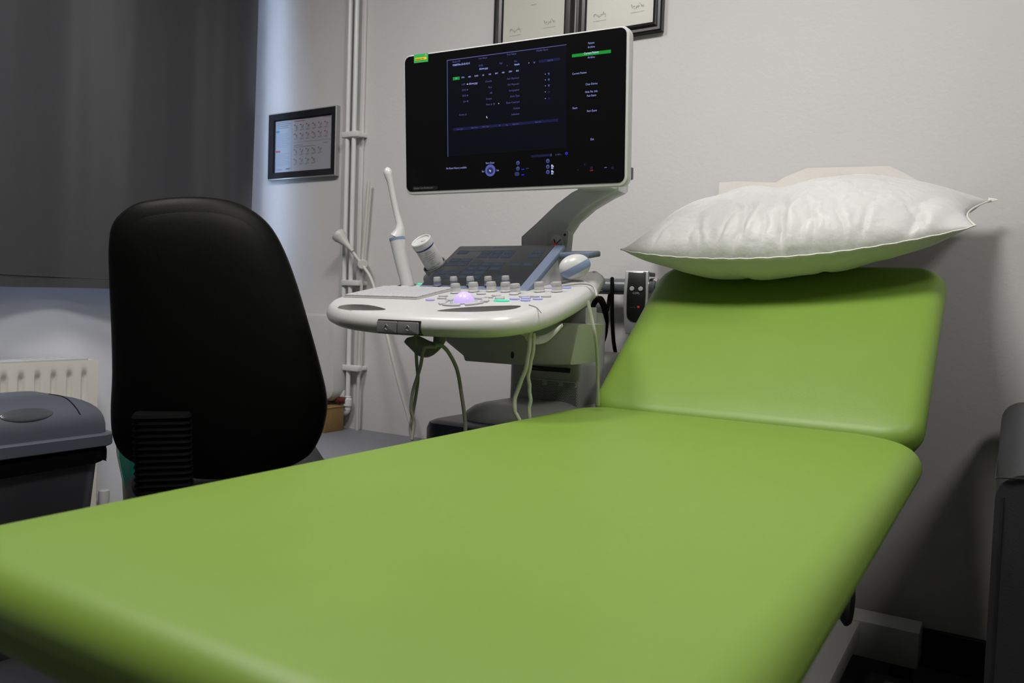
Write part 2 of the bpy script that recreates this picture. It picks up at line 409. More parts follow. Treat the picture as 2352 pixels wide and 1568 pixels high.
# ================================================================== RADIATOR
def radiator():
    t = thing('radiator', (-2.66, .6, .15), 'cream white panel radiator with fluted front under the window', 'radiator')
    yR = 1.572; yL = -0.35; zt = EYE - 0.232; zb = .14; xf_ = -2.615
    bm = B(); ny = int((yR - yL) / .0035); g = {}
    zs = [zb, zb + .02, zb + .05, zb + .062, zb + .075] + [zb + .1 + k * .05 for k in range(7)] + [zt - .056, zt - .046, zt - .038, zt - .02, zt - .003, zt]
    zs = sorted(zs)
    for i in range(ny + 1):
        y = yR - (yR - yL) * i / ny; ph = ((yR - .028 - y) / .0505) % 1.0
        inn = 1.0 if .012 < yR - y and y > yL + .02 else 0
        fl = max(0, min(1, (0.5 - abs(ph - 0.30)) / .12 - 2.3)) if yR - y > .012 else 0
        for j, z in enumerate(zs):
            a = max(0, min(1, (z - (zb + .05)) / .02)) * max(0, min(1, (zt - .036 - z) / .014))
            g[i, j] = bm.verts.new((xf_ - .011 * fl * a, y, z))
    for i in range(ny):
        for j in range(len(zs) - 1): bm.faces.new([g[i, j], g[i + 1, j], g[i + 1, j + 1], g[i, j + 1]])
    obj('front_panel', bm, RADM, t, angle=50)
    b = B(); box(b, (xf_ - .085, yL, zb + .01), (xf_ - .013, yR - .012, zt - .008), .003); obj('body', b, RADM, t)
    b = B(); box(b, (xf_ - .088, yL, zt - .006), (xf_ - .0005, yR - .03, zt + .006), .002)
    for k in range(40): box(b, (xf_ - .075, yR - .06 - k * .045, zt + .0055), (xf_ - .02, yR - .085 - k * .045, zt + .0065))
    obj('top_grille', b, WPLAST, t)
    b = B(); box(b, (xf_ - .09, yR - .012, zb + .01), (xf_ - .001, yR + .004, zt - .002), .003); obj('end_panel', b, RADM, t)
    p = onX(240, 1140, -2.66)
    b = B(); lathe(b, (p.x, yR + .055, zb - .07), (0, 0, 1), [(0, 0), (.012, 0), (.012, .05), (.017, .055), (.019, .11), (.017, .125), (0, .127)]); tube(b, [(p.x, yR + .055, zb - .02), (p.x, yR - .0, zb + .0)], .008)
    tube(b, [(p.x, yR + .055, 0.0), (p.x, yR + .055, zb - .06)], .0075)
    obj('valve', b, WPLAST, t)
radiator()
# ================================================================== SWING BIN
def swing_bin():
    xa, xb, ya, yb = -2.30, -1.955, .62, 1.24; zr = EYE - 0.395
    t = thing('swing_bin', ((xa + xb) / 2, (ya + yb) / 2, 0), 'dark grey plastic swing-top waste bin in front of the radiator', 'bin')
    P = Plane(((xa + xb) / 2, (ya + yb) / 2, 0), 0, 0)
    hx, hy = (xb - xa) / 2, (yb - ya) / 2
    L = rrect(-hx + .02, -hy + .02, hx - .02, hy - .02, .045)
    b = B(); rings = []
    for z, k in ((0, .80), (.004, .81), (zr - .05, .96), (zr - .045, .985), (zr - .005, .99)):
        rings.append([b.verts.new(P.pt(u * k, v * k, z)) for u, v in L])
    for r0, r1 in zip(rings, rings[1:]):
        for k in range(len(L)): b.faces.new([r0[k], r0[(k + 1) % len(L)], r1[(k + 1) % len(L)], r1[k]])
    b.faces.new(rings[0][::-1]); b.faces.new(rings[-1]); obj('body', b, BINB, t)
    b = B(); LL = rrect(-hx + .012, -hy + .012, hx - .012, hy - .010, .05)
    n = len(LL); rg = []
    for k, z in enumerate((zr - .045, zr - .035, zr - .012, zr - .004)):
        rg.append([b.verts.new(P.pt(u + .004 * sin(i * 1.7 + k), v + .004 * sin(i * 2.3 + k), z + .005 * sin(i * 1.1 + k))) for i, (u, v) in enumerate(LL)])
    for r0, r1 in zip(rg, rg[1:]):
        for i in range(n): b.faces.new([r0[i], r0[(i + 1) % n], r1[(i + 1) % n], r1[i]])
    obj('bin_liner', b, RUBBER, t, label='black bin bag folded out under the lid')
    # lid: rim band then a dome
    L = rrect(-hx, -hy, hx, hy, .05, 8); b = B(); n = len(L); rg = []
    zt = EYE - 0.268; hgt = zt - zr
    lev = [(.004, zr - .003), (0, zr), (0, zr + .026), (.003, zr + .029), (.016, zr + .030)]
    for ins, z in lev: rg.append([b.verts.new(P.pt(u, v, z)) for u, v in inset(L, ins)])
    for k in range(1, 11):
        s = k / 10; q = s ** 1.0
        base = inset(L, .016); z = zr + .030 + (hgt - .03) * sin(pi / 2 * min(1, q * 1.0)) ** .8
        sh = 1 - .72 * (1 - cos(pi / 2 * q)); rg.append([b.verts.new(P.pt(u * (1 - .75 * (1 - cos(pi / 2 * q)) ** 1.2), v * (1 - .42 * (1 - cos(pi / 2 * q)) ** 1.2), z)) for u, v in base])
    for r0, r1 in zip(rg, rg[1:]):
        for i in range(n): b.faces.new([r0[i], r0[(i + 1) % n], r1[(i + 1) % n], r1[i]])
    b.faces.new(rg[-1]); b.faces.new(rg[0][::-1])
    lid = obj('lid', b, BINL, t)
    from mathutils.bvhtree import BVHTree
    me = lid.data; bv = BVHTree.FromPolygons([WM[lid] @ v.co for v in me.vertices], [tuple(p.vertices) for p in me.polygons])
    def hit(px_, py_):
        h = bv.ray_cast(CAM, ray(px_, py_).normalized()); return (h[0], h[1]) if h[0] else None
    pts = [hit(*p) for p in ((112, 905), (125, 907), (140, 910), (155, 917), (167, 928), (177, 940), (184, 952))]
    pts = [h[0] + V((0, 0, .0004)) for h in pts if h]; b = B()
    if len(pts) > 2: tube(b, spline(pts, 4), .0016, 6); obj('lid_seam', b, BLACK, t)
    h = hit(62, 953)
    if h:
        c, nn = h; nn = nn if nn.z > 0 else -nn
        yv = V((0, 1, 0)); yv = (yv - nn * yv.dot(nn)).normalized(); xv = yv.cross(nn)
        m = Matrix((xv, yv, nn)).transposed().to_4x4(); m.translation = c
        b = B(); bmesh.ops.create_uvsphere(b, u_segments=32, v_segments=16, radius=1.0, matrix=m @ Matrix.Diagonal(V((.018, .062, .0045, 1))))
        obj('grip', b, mat('bin_grip_plastic', (.07, .075, .085), .22, bump=.02), t)
swing_bin()
# second small bin behind the chair
def small_bin():
    c = dep(372, 1160, 2.42); cx, cy = c.x, c.y
    t = thing('waste_bin', (cx, cy, 0), 'small dark grey waste bin with teal liner behind the office chair', 'bin')
    zt = EYE - .42
    b = B(); lathe(b, (cx, cy, 0), (0, 0, 1), [(0, 0), (.085, 0), (.09, .004), (.115, zt - .03), (.113, zt - .03), (.088, .01), (0, .01)], 36); obj('body', b, DGREY, t)
    b = B(); lathe(b, (cx, cy, zt - .16), (0, 0, 1), [(.104, 0), (.122, .10), (.126, .16), (.121, .165), (.116, .10)], 36)
    for v in b.verts: v.co += V((.003 * sin(v.co.z * 90), .003 * sin(v.co.x * 120), 0))
    obj('bin_liner', b, TEAL, t, label='teal liner hanging over the rim')
small_bin()
# ================================================================== PIPES, BOX, CABINET, DISPENSER
def pipes():
    spec = [(802, -.356, 'left one of two white vertical heating pipes in the corner'), (817, -.385, 'right one of two white vertical heating pipes, beside the rod')]
    for k, (px_, zb, lab) in enumerate(spec):
        x = onY(px_ - 6, 400, D - .04).x; y = D - .04; z0 = EYE + zb
        t = thing('heating_pipe', (x, y, z0), lab, 'pipe', group='vertical heating pipes in the corner')
        b = B(); tube(b, [(x, y, z0), (x, y, H)], .0088, 20); obj('tube', b, PIPEW, t)
        b = B(); lathe(b, (x, y, z0 - .035), (0, 0, 1), [(0, -.004), (.010, -.002), (.0115, 0), (.0115, .012), (.016, .016), (.017, .030), (.016, .042), (.0125, .046), (.012, .052), (.0088, .054)], 24)
        pts = spline([(x, y, z0 - .02), (x, y, z0 - .037), (x - .012, y - .002, z0 - .047), (x - .035, y - .004, z0 - .047)], 4); tube(b, pts, .0105, 16)
        lathe(b, (x - .03, y - .004, z0 - .047), (-1, 0, 0), [(.0, 0), (.014, .001), (.015, .012), (.012, .016), (.015, .020), (.015, .032), (.0, .034)], 20)
        tube(b, [(x - .06, y - .004, z0 - .047), (x - .085, y - .004, z0 - .047), (x - .09, D - .001, z0 - .047)], .0088, 14)
        obj('elbow_fitting', b, PIPEW, t)
    for k, (py, lab) in enumerate([(311, 'uppermost white clip holding the two heating pipes'), (649, 'middle white clip holding the two heating pipes, near the console'), (843, 'lowest white clip holding the two heating pipes')]):
        p0 = onY(787, py, D - .045); p1 = onY(825, py + 2, D - .045); b = B()
        box(b, (p0.x, D - .055, p0.z - .0105), (p1.x, D - .027, p0.z + .0105), .003)
        box(b, (p1.x - .02, D - .03, p0.z - .0075), (p1.x, D, p0.z + .0075), .002)
        tag(obj('pipe_clip', b, PIPEW), lab, 'pipe clip', 'clips on the heating pipes')
pipes()
cabz = EYE - .494
b = B(); t = thing('low_cabinet', (-1.95, 2.1, 0), 'low grey cabinet against the wall behind the office chair', 'cabinet')
box(b, (-2.36, 1.80, cabz - .025), (-1.52, D - .001, cabz), .003); obj('top', b, CABTOP, t)
b = B(); box(b, (-2.34, 1.82, 0), (-1.54, D - .02, cabz - .025), .002); obj('body', b, CABTOP, t)
for k in range(2):
    b = B(); box(b, (-2.33 + k * .395, 1.803, .03), (-1.945 + k * .395, 1.82, cabz - .03), .003); d = obj('door', b, CABTOP, t)
    b = B(); tube(b, [(-1.97 + k * .06, 1.80, .2), (-1.97 + k * .06, 1.785, .21), (-1.97 + k * .06, 1.785, .29), (-1.97 + k * .06, 1.80, .3)], .004); obj('handle', b, CHROME, d)
b = B(); p0 = onY(790, 972, D - .06); p1 = onY(788, 933, D - .06)
t = thing('cardboard_box', (p0.x - .06, D - .1, cabz), 'small brown cardboard box on the grey cabinet below the pipes', 'box')
box(b, (p0.x - .13, D - .16, cabz), (p0.x, D - .062, p1.z), .002); obj('carton', b, WOODB, t)
b = B(); box(b, (p0.x - .132, D - .163, p1.z), (p0.x + .002, D - .06, p1.z + .003), .001); box(b, (p0.x - .132, D - .163, p1.z + .003), (p0.x - .02, D - .11, p1.z + .006), .001); obj('flap', b, WOODB, t)
b = B(); tube(b, [(p0.x - .16, D - .05, p1.z + .022), (p0.x - .0, D - .05, p1.z + .022)], .013, 16); cyl(b, (p0.x - .05, D - .05, p1.z + .022), (p0.x - .03, D - .05, p1.z + .022), .017)
tag(obj('red_pipe', b, COPPER), 'short dark red pipe running behind the cardboard box', 'pipe')
# rounded dispenser on the wall behind the chair
p = onY(765, 722, D - .11); q = onY(748, 840, D - .11)
P = Plane((p.x - .13, D - .001, p.z - .16), 0, 90)
b = B(); L = rrect(-.13, -.17, .13, .16, .05); slab(b, P, L, 0.0, .10, .025)
t = thing('paper_dispenser', (p.x - .13, D, p.z - .33), 'white rounded paper dispenser on the wall, mostly behind the chair', 'dispenser'); obj('cover', b, WPLAST, t)
b = B(); box(b, (p.x - .22, D - .09, p.z - .336), (p.x - .04, D - .02, p.z - .325), .002); obj('slot', b, DGREY, t)
# white rod with round joint and funnel-ended tube
def rod_stand():
    yy = D - .03
    a = onY(847, 417, yy); m = onY(832, 610, yy - .02); c = onY(820, 978, yy)
    t = thing('white_stand', (c.x, c.y, c.z), 'slim white rod with a round joint and a funnel-ended tube crossing it', 'stand')
    b = B(); tube(b, spline([a, onY(839, 520, yy), onY(832, 610, yy), onY(827, 760, yy), (c.x, c.y, cabz)], 5), .0062, 14); obj('rod', b, WPLAST2, t)
    b = B(); cyl(b, onY(832, 608, D - .005), onY(833, 607, yy - .035), .019, 32, .003); obj('joint', b, WPLAST2, t)
    pth = [onY(803, 568, yy - .05), onY(818, 590, yy - .04), onY(833, 610, yy - .03), onY(852, 640, yy - .03), onY(868, 690, yy - .04), onY(888, 765, yy - .06), onY(912, 865, yy - .07), onY(938, 958, yy - .08), onY(945, 985, yy - .085)]
    b = B(); tube(b, spline(pth, 8), .0062, 14); obj('tube', b, WPLAST2, t)
    p0 = onY(806, 572, yy - .05); p1 = onY(778, 540, yy - .06)
    b = B(); d = p1 - p0; L = d.length
    lathe(b, p0, d, [(.0062, -.012), (.0075, 0), (.011, L * .35), (.0215, L * .75), (.0255, L * .86), (.0262, L * .88), (.0266, L * 1.05), (.0245, L * 1.08), (.017, L * 1.0), (.006, L * .5)], 28); obj('funnel', b, WPLAST2, t)
rod_stand()
# ================================================================== FRAMES ON THE WALL
def frame_thing(name, pxs, depth, fw, label, mats, pgroup=None, lip=0.0):
    (l, bt), (r, tp) = pxs
    P = Plane((0, D - .002, 0), 0, 90)
    return P
WP = Plane((0, D - .002, 0), 0, 90)      # u = x, v = z, w = out of the wall
def picture_frame(u0, v0, u1, v1, fw, thick, t, m_frame, m_edge=None):
    b = B()
    prof = [(0, 0), (0, thick * .8), (fw * .12, thick), (fw * .35, thick), (fw * .5, thick * .75), (fw * .65, thick * .9), (fw * .9, thick * .7), (fw, thick * .45), (fw, 0)]
    rings = []
    for ins, w_ in prof:
        rings.append([b.verts.new(WP.pt(u, v, w_)) for u, v in ((u0 + ins, v0 + ins), (u1 - ins, v0 + ins), (u1 - ins, v1 - ins), (u0 + ins, v1 - ins))])
    for r0, r1 in zip(rings, rings[1:]):
        for k in range(4): b.faces.new([r0[k], r0[(k + 1) % 4], r1[(k + 1) % 4], r1[k]])
    return obj('frame', b, m_frame, t, smooth=False)
# certificates
for k, (pl, pr, pyb, lab) in enumerate([(1133, 1312, None, 'black framed certificate on the wall, left one of the pair above the monitor'), (1322, 1519, 68, 'black framed certificate on the wall, right one of the pair above the monitor')]):
    w_ = .025
    u0 = onY(pl, 40, D - w_).x; u1 = onY(pr, 40, D - w_).x
    v0 = onY(1519, 68, D - w_).z
    v1 = v0 + .46
    t = thing('certificate_frame', ((u0 + u1) / 2, D, v0), lab, 'framed certificate', group='black framed certificates')
    picture_frame(u0, v0, u1, v1, .032, .024, t, FRAMEB)
    b = B(); quad(b, WP, [(u0 + .03, v0 + .03), (u1 - .03, v0 + .03), (u1 - .03, v1 - .03), (u0 + .03, v1 - .03)], .009)
    pa = obj('certificate', b, CREAM, t, smooth=False)
    b = B(); wd = (u1 - u0)
    for q, (cu, cvv) in enumerate([(u0 + wd * .27, v0 + .062 + .005), (u0 + wd * .71, v0 + .062 + .012)]):
        # signature squiggle, ruled caption
        pts = []
        for i in range(60):
            s = i / 59; amp = .006 * (1.0 if (i // 9) % 2 == 0 else .35)
            pts.append(WP.pt(cu - .022 + .044 * s + .004 * sin(s * 37), cvv + .012 + amp * sin(s * 46 + q * 2) + .003 * sin(s * 11), .0096))
        tube(b, pts, .00028, 4)
        for i in range(14):
            x = cu - .022 + i * .0032; quad(b, WP, [(x, cvv - .0055), (x + .0022, cvv - .0055), (x + .0022, cvv - .0040), (x, cvv - .0040)], .0096)
    cz = v0 + .15; cxx = (u0 + u1) / 2
    for i in range(5):
        x = cxx - .010 + i * .004; quad(b, WP, [(x, cz), (x + .003, cz), (x + .003, cz + .002), (x, cz + .002)], .0096)
    for r_ in range(6):
        for i in range(18 - r_):
            x = cxx - .07 + i * .0082; z_ = v0 + .21 + r_ * .03
            quad(b, WP, [(x, z_), (x + .006, z_), (x + .006, z_ + .003), (x, z_ + .003)], .0096)
    obj('writing', b, INK, t, smooth=False)
# hand poster
def poster():
    w_ = .02
    a = onY(617, 264, D - w_); c = onY(770, 402, D - w_); u0, u1 = a.x, onY(772, 320, D - w_).x; v1, v0 = (a.z + onY(772, 240, D - w_).z) / 2, (onY(615, 415, D - w_).z + c.z) / 2
    t = thing('poster_frame', ((u0 + u1) / 2, D, v0), 'small dark framed illustrated poster beside the curtain, left of the pipes', 'framed poster')
    b = B()
    for ins, w0, w1, m_ in ((0, 0, .018, 1), ):
        prof = [(0, 0, 1), (0, .018, 1), (.004, .020, 0), (.028, .016, 0), (.031, .008, 0)]
        rings = [[b.verts.new(WP.pt(u, v, ww)) for u, v in ((u0 + i_, v0 + i_), (u1 - i_, v0 + i_), (u1 - i_, v1 - i_), (u0 + i_, v1 - i_))] for i_, ww, _ in prof]
        for kk, (r0, r1) in enumerate(zip(rings, rings[1:])):
            for k in range(4):
                f = b.faces.new([r0[k], r0[(k + 1) % 4], r1[(k + 1) % 4], r1[k]]); f.material_index = 1 if kk < 2 else 0
    obj('frame', b, [FRAMED, FRAMES], t, smooth=False)
    pu0, pu1, pv0, pv1 = u0 + .030, u1 - .030, v0 + .030, v1 - .030; W_, H_ = pu1 - pu0, pv1 - pv0
    b = B(); quad(b, WP, [(pu0, pv0), (pu1, pv0), (pu1, pv1), (pu0, pv1)], .008, 0)
    quad(b, WP, [(pu0, pv0), (pu0 + W_ * .31, pv0), (pu0 + W_ * .31, pv1), (pu0, pv1)], .0083, 1)
    def R(x, y, w0, h0, mi): x0, y1_ = pu0 + W_ * x, pv1 - H_ * y; quad(b, WP, [(x0, y1_ - H_ * h0), (x0 + W_ * w0, y1_ - H_ * h0), (x0 + W_ * w0, y1_), (x0, y1_)], .0086, mi)
    for i in range(4): R(.04, .03 + i * .035, .2 + .04 * (i % 3 == 1), .016, 2)
    R(.02, .19, .06, .035, 4); R(.02, .575, .08, .035, 3)
    for i in range(9): R(.05, .25 + i * .032, .20 - .03 * (i % 3 == 2), .006, 2)
    for i in range(8): R(.05, .64 + i * .032, .20 - .04 * (i % 3 == 1), .006, 2)
    R(.04, .935, .1, .02, 2); R(.2, .925, .08, .03, 2)
    R(.34, .04, .19, .012, 3); R(.32, .445, .66, .004, 2); R(.85, .02, .12, .01, 2); R(.34, .50, .16, .010, 2); R(.34, .535, .38, .008, 2); R(.85, .50, .09, .008, 2)
    for r0_, n_, red in ((.10, 6, 1), (.27, 6, 1), (.57, 5, 0), (.75, 4, 0)):
        for i in range(n_):
            x = .34 + i * .105; R(x, r0_ + .005, .022, .022, 3 if red else 2)
            for q in range(3): R(x + .028 + .012 * q, r0_ + .012 + .018 * ((q + i) % 3), .006, .045 + .012 * ((i + q) % 2), 2)
            R(x + .03, r0_ + .035, .035, .006, 2); R(x, r0_ + .105, .075, .005, 2); R(x, r0_ + .120, .05, .005, 2)
    obj('print', b, [POST, POSTB, PINK, PRED, PBLUE], t, smooth=False)
    b = B(); box(b, (pu0 - .001, D - .0135, pv0 - .001), (pu1 + .001, D - .0125, pv1 + .001))
poster()
# ================================================================== RAIL, HANDSET AND CORD
def rail():
    y = D - .075; z = EYE + .064; x0 = onY(1330, 660, y).x; x1 = onY(1490, 660, y).x; x2 = onY(1512, 660, y).x; r = .024
    t = thing('wall_rail', (x0, D, z), 'grey metal tube rail with chrome end cap on the wall beside the couch', 'rail')
    b = B(); tube(b, [(x0 - .1, y, z), (x1, y, z)], r, 28)
    for xx in (x0 - .05, x1 - .03): box(b, (xx - .012, y, z - .012), (xx + .012, D, z + .012), .002)
    obj('tube', b, STEELG, t)
    b = B(); lathe(b, (x1, y, z), (1, 0, 0), [(0, 0), (.020, 0), (.020, .006), (.026, .008), (.0265, (x2 - x1) * .9), (.024, x2 - x1), (0, x2 - x1)], 28); obj('end_cap', b, CHROME, t)
    # handset
    P = Plane(onY(1461, 692, y - .055), 17, 88)
    t = thing('remote_handset', P.pt(0, -.09), 'silver handset with black face and two buttons hanging on the rail', 'remote control')
    L = [(-.0335, .088), (-.036, .04), (-.036, -.01), (-.032, -.06), (-.027, -.095), (.027, -.095), (.032, -.06), (.034, -.01), (.034, .04), (.0325, .088)]
    b = B(); slab(b, P, L, -.022, .006, .004); obj('body', b, SILVER, t)
    fl = [(-.024, .083), (.024, .083), (.026, .02), (.0245, -.035)] + [(.0245 * cos(radians(a)), -.037 + -.024 * sin(radians(a))) for a in range(0, 181, 20)] + [(-.0265, .02)]
    b = B(); slab(b, P, inset(fl, -.0022), .004, .0068, .001); obj('trim_ring', b, CHROME, t)
    b = B(); slab(b, P, fl, .005, .0082, .001); obj('face', b, BLACK, t)
    for s in (-1, 1):
        b = B(); lathe(b, P.pt(.0125 * s, .036, .008), P.n, [(0, 0), (.0066, 0), (.0068, .002), (.0055, .0032), (0, .0036)], 24); obj('button', b, WPLAST2, t)
    b = B(); text(b, P, 'COPL', 0, .021, .008, 0, .0085, 'CENTER'); disc(b, P, .008, -.016, .0035, .0085, mi=1); text(b, P, 'Lojer Plus', -.016, -.019, .0042, 2, .0085)
    obj('writing', b, [WPLAST2, RED, MGREY], t, smooth=False)
    b = B(); pl = P.px(1461, 625, 0); box(b, pl + V((-.03, .0, -.01)), pl + V((.03, .075, .002)), .002); box(b, pl + V((-.02, .02, -.04)), pl + V((.02, .05, -.008)), .003); obj('hook', b, MGREY, t)
    b = B(); box(b, P.pt(-.02, -.125, -.018), P.pt(.02, -.094, -.018) + V((0, .012, 0)), .002); obj('strain_relief', b, SILVER, t)
    # cord
    yc = y - .03
    b = B(); c = [onY(1409, 830 + 40, y - .12), onY(1416, 832, y - .1), onY(1409, 780, y - .07), onY(1406, 720, yc - .01), onY(1406, 662, yc), onY(1406, 645, yc + .012), onY(1406, 640, y + .0), onY(1405, 645, y + .03), onY(1400, 680, y + .02), onY(1393, 715, yc)]
    for k in range(4):
        for a in range(0, 360, 30):
            rr = 1 + .1 * sin(k * 2.1)
            c.append(onY(1376 + 17 * rr * cos(radians(70 - a)) - k, 738 + 52 * rr * -sin(radians(70 - a)), yc - .006 * k))
    tube(b, spline(c, 5), .0058, 12)
    tag(obj('handset_cord', b, RUBBER), 'black coiled cord looped over the wall rail', 'cord')
rail()
# ================================================================== EXAMINATION COUCH
SEATZ = EYE - 0.22
def cushion_mesh(P, loop, thick, r, dome=0.004, seg=5, rings=9):
    """upholstered slab: rounded rim, gently crowned top; P.n up, top at w=0"""
    bm = B(); n = len(loop); lev = []
    for k in range(seg + 1):
        a = pi / 2 * k / seg; lev.append((r * (1 - sin(a)) * .8, -r + r * (1 - (1 - cos(a))) * 0 + 0))
    R = []
    # bottom rim, side, top rim
    for k in range(seg + 1):
        a = pi / 2 * k / seg; R.append((r * (1 - sin(a)), -thick + r * (1 - cos(a))))
    for k in range(seg + 1):
        a = pi / 2 * k / seg; R.append((r * (1 - cos(a)), -r + r * sin(a)))
    rg = [[bm.verts.new(P.pt(u, v, w_)) for u, v in inset(loop, i_)] for i_, w_ in R]
    last = inset(loop, r); cu = sum(a for a, b in last) / n; cv = sum(b for a, b in last) / n
    for k in range(1, rings + 1):
        s = 1 - (k / rings) ** .8 * .999 if k < rings else 0.02
        rg.append([bm.verts.new(P.pt(cu + (u - cu) * s, cv + (v - cv) * s, dome * (1 - s * s))) for u, v in last])
    for r0, r1 in zip(rg, rg[1:]):
        for i in range(n): bm.faces.new([r0[i], r0[(i + 1) % n], r1[(i + 1) % n], r1[i]])
    bm.faces.new(rg[0][::-1]); bm.faces.new(rg[-1])
    return bm
def rr4(u0, v0, u1, v1, r, n=10):
    """rounded rectangle with (bl, br, tr, tl) radii and subdivided straights"""
    out = []
    cs = ((u1 - r[1], v0 + r[1], -90, r[1]), (u1 - r[2], v1 - r[2], 0, r[2]), (u0 + r[3], v1 - r[3], 90, r[3]), (u0 + r[0], v0 + r[0], 180, r[0]))
    for k, (cx, cy, a0, rad) in enumerate(cs):
        for j in range(n + 1):
            a = radians(a0 + 90 * j / n); out.append((cx + rad * cos(a), cy + rad * sin(a)))
        nx = cs[(k + 1) % 4]; a = radians(nx[2]); e = (nx[0] + nx[3] * cos(a), nx[1] + nx[3] * sin(a)); s = out[-1]
        for j in range(1, 12): out.append((s[0] + (e[0] - s[0]) * j / 12, s[1] + (e[1] - s[1]) * j / 12))
    return out
def couch():
    t = thing('examination_couch', (-.45, 1.15, 0), 'lime green upholstered examination couch with raised head section', 'couch')
    P = Plane((0, 0, SEATZ), 0, 0)
    bm = cushion_mesh(P, rr4(-.818, .302, -.113, 1.66, (.09, .12, .17, .10), 12), .070, .036, .004)
    obj('seat_section', bm, GREEN, t)
    ang = 38
    PB = Plane((0, 1.600, SEATZ - .005), 0, ang)
    bm = cushion_mesh(PB, rr4(-.80, .0, -.125, .575, (.07, .07, .07, .07), 10), .075, .036, .004)
    obj('back_section', bm, GREEN, t)
    b = B(); box(b, (-.76, .40, SEATZ - .10), (-.72, 1.60, SEATZ - .07), .003); box(b, (-.20, .40, SEATZ - .10), (-.16, 1.60, SEATZ - .07), .003)
    for yy in (.42, .95, 1.5): box(b, (-.74, yy, SEATZ - .10), (-.18, yy + .04, SEATZ - .072), .003)
    obj('seat_frame', b, COUCHMET, t)
    b = B(); xf = xf_plane(PB)
    box(b, (-.74, .03, -.105), (-.70, .52, -.073), .003, xf=xf); box(b, (-.22, .03, -.105), (-.18, .52, -.073), .003, xf=xf); box(b, (-.72, .45, -.10), (-.2, .49, -.075), .003, xf=xf)
    obj('back_frame', b, COUCHMET, t)
    b = B(); tube(b, [(-.45, 1.35, .45), PB.pt(-.45, .30, -.10)], .014, 16); tube(b, [(-.45, 1.35, .45), (-.45, 1.55, .52)], .02, 16); obj('gas_strut', b, STEELG, t)
    for yy in (.55, 1.45):
        b = B(); box(b, (-.53, yy - .06, .13), (-.37, yy + .06, SEATZ - .10), .006); box(b, (-.55, yy - .08, .13), (-.35, yy + .08, .40), .008); obj('lift_column', b, COUCHMET, t)
    b = B()
    zb = .145
    box(b, (-.345, .35, zb - .05), (-.275, 2.20, zb), .004); box(b, (-.665, .35, zb - .05), (-.595, 2.20, zb), .004)
    box(b, (-.76, 2.10, zb - .085), (-.145, 2.19, zb + .004), .004); box(b, (-.76, .35, zb - .06), (-.145, .44, zb), .004)
    obj('base_frame', b, COUCHMET, t)
    for xx in (-.72, -.185):
        for yy in (.40, 2.14):
            b = B(); cyl(b, (xx, yy, 0), (xx, yy, .04), .026); tube(b, [(xx, yy, .03), (xx, yy, zb - .07)], .009); obj('foot', b, BLACK, t)
    p = onX(1920, 1400, -.27)
    b = B(); c = onX(1946, 1388, -.205); cyl(b, c + V((-.006, 0, 0)), c + V((.008, 0, 0)), .034, 32, .005); obj('lever_knob', b, BLACK, t)
    b = B(); tube(b, [c + V((-.12, .0, -.0)), c + V((-.004, 0, 0))], .026, 20); tube(b, [c + V((-.12, .0, .0)), (-.45, c.y, c.z)], .012, 12); obj('lever_shaft', b, COUCHMET, t)
    tube_b = B()
    box(tube_b, (-.58, 1.0, .15), (-.36, 1.75, .25), .01); obj('motor_housing', tube_b, BLACK, t)
couch()
def floor_cables():
    for k in range(3):
        b = B(); c = []
        x0, y0 = -.27 + .05 * k, 1.72 + .05 * k
        for i in range(9):
            a = i * .8 + k; c.append((x0 + .06 * cos(a) + .02 * i * (.5 if k else -.1), y0 + .10 * sin(a * 1.1), .035 + .03 * abs(sin(i * 1.3 + k))))
        tube(b, spline(c, 6), .0032, 8)
        tag(obj('floor_cable', b, CABLE), ['thin grey cable coiled on the floor under the couch, nearest the beam', 'thin grey cable on the floor under the couch, middle of the tangle', 'thin grey cable on the floor under the couch, nearest the armchair'][k], 'cable', 'tangled cables under the couch')
    b = B(); t = thing('power_box', (-.12, 1.9, 0), 'low black plastic box on the floor under the couch head', 'box')
    box(b, (-.25, 1.80, 0), (-.03, 2.02, .07), .02, 4); obj('case', b, BLACK, t)
    b = B(); box(b, (-.20, 1.86, .069), (-.08, 1.96, .076), .003); obj('lid', b, MGREY, t)
floor_cables()
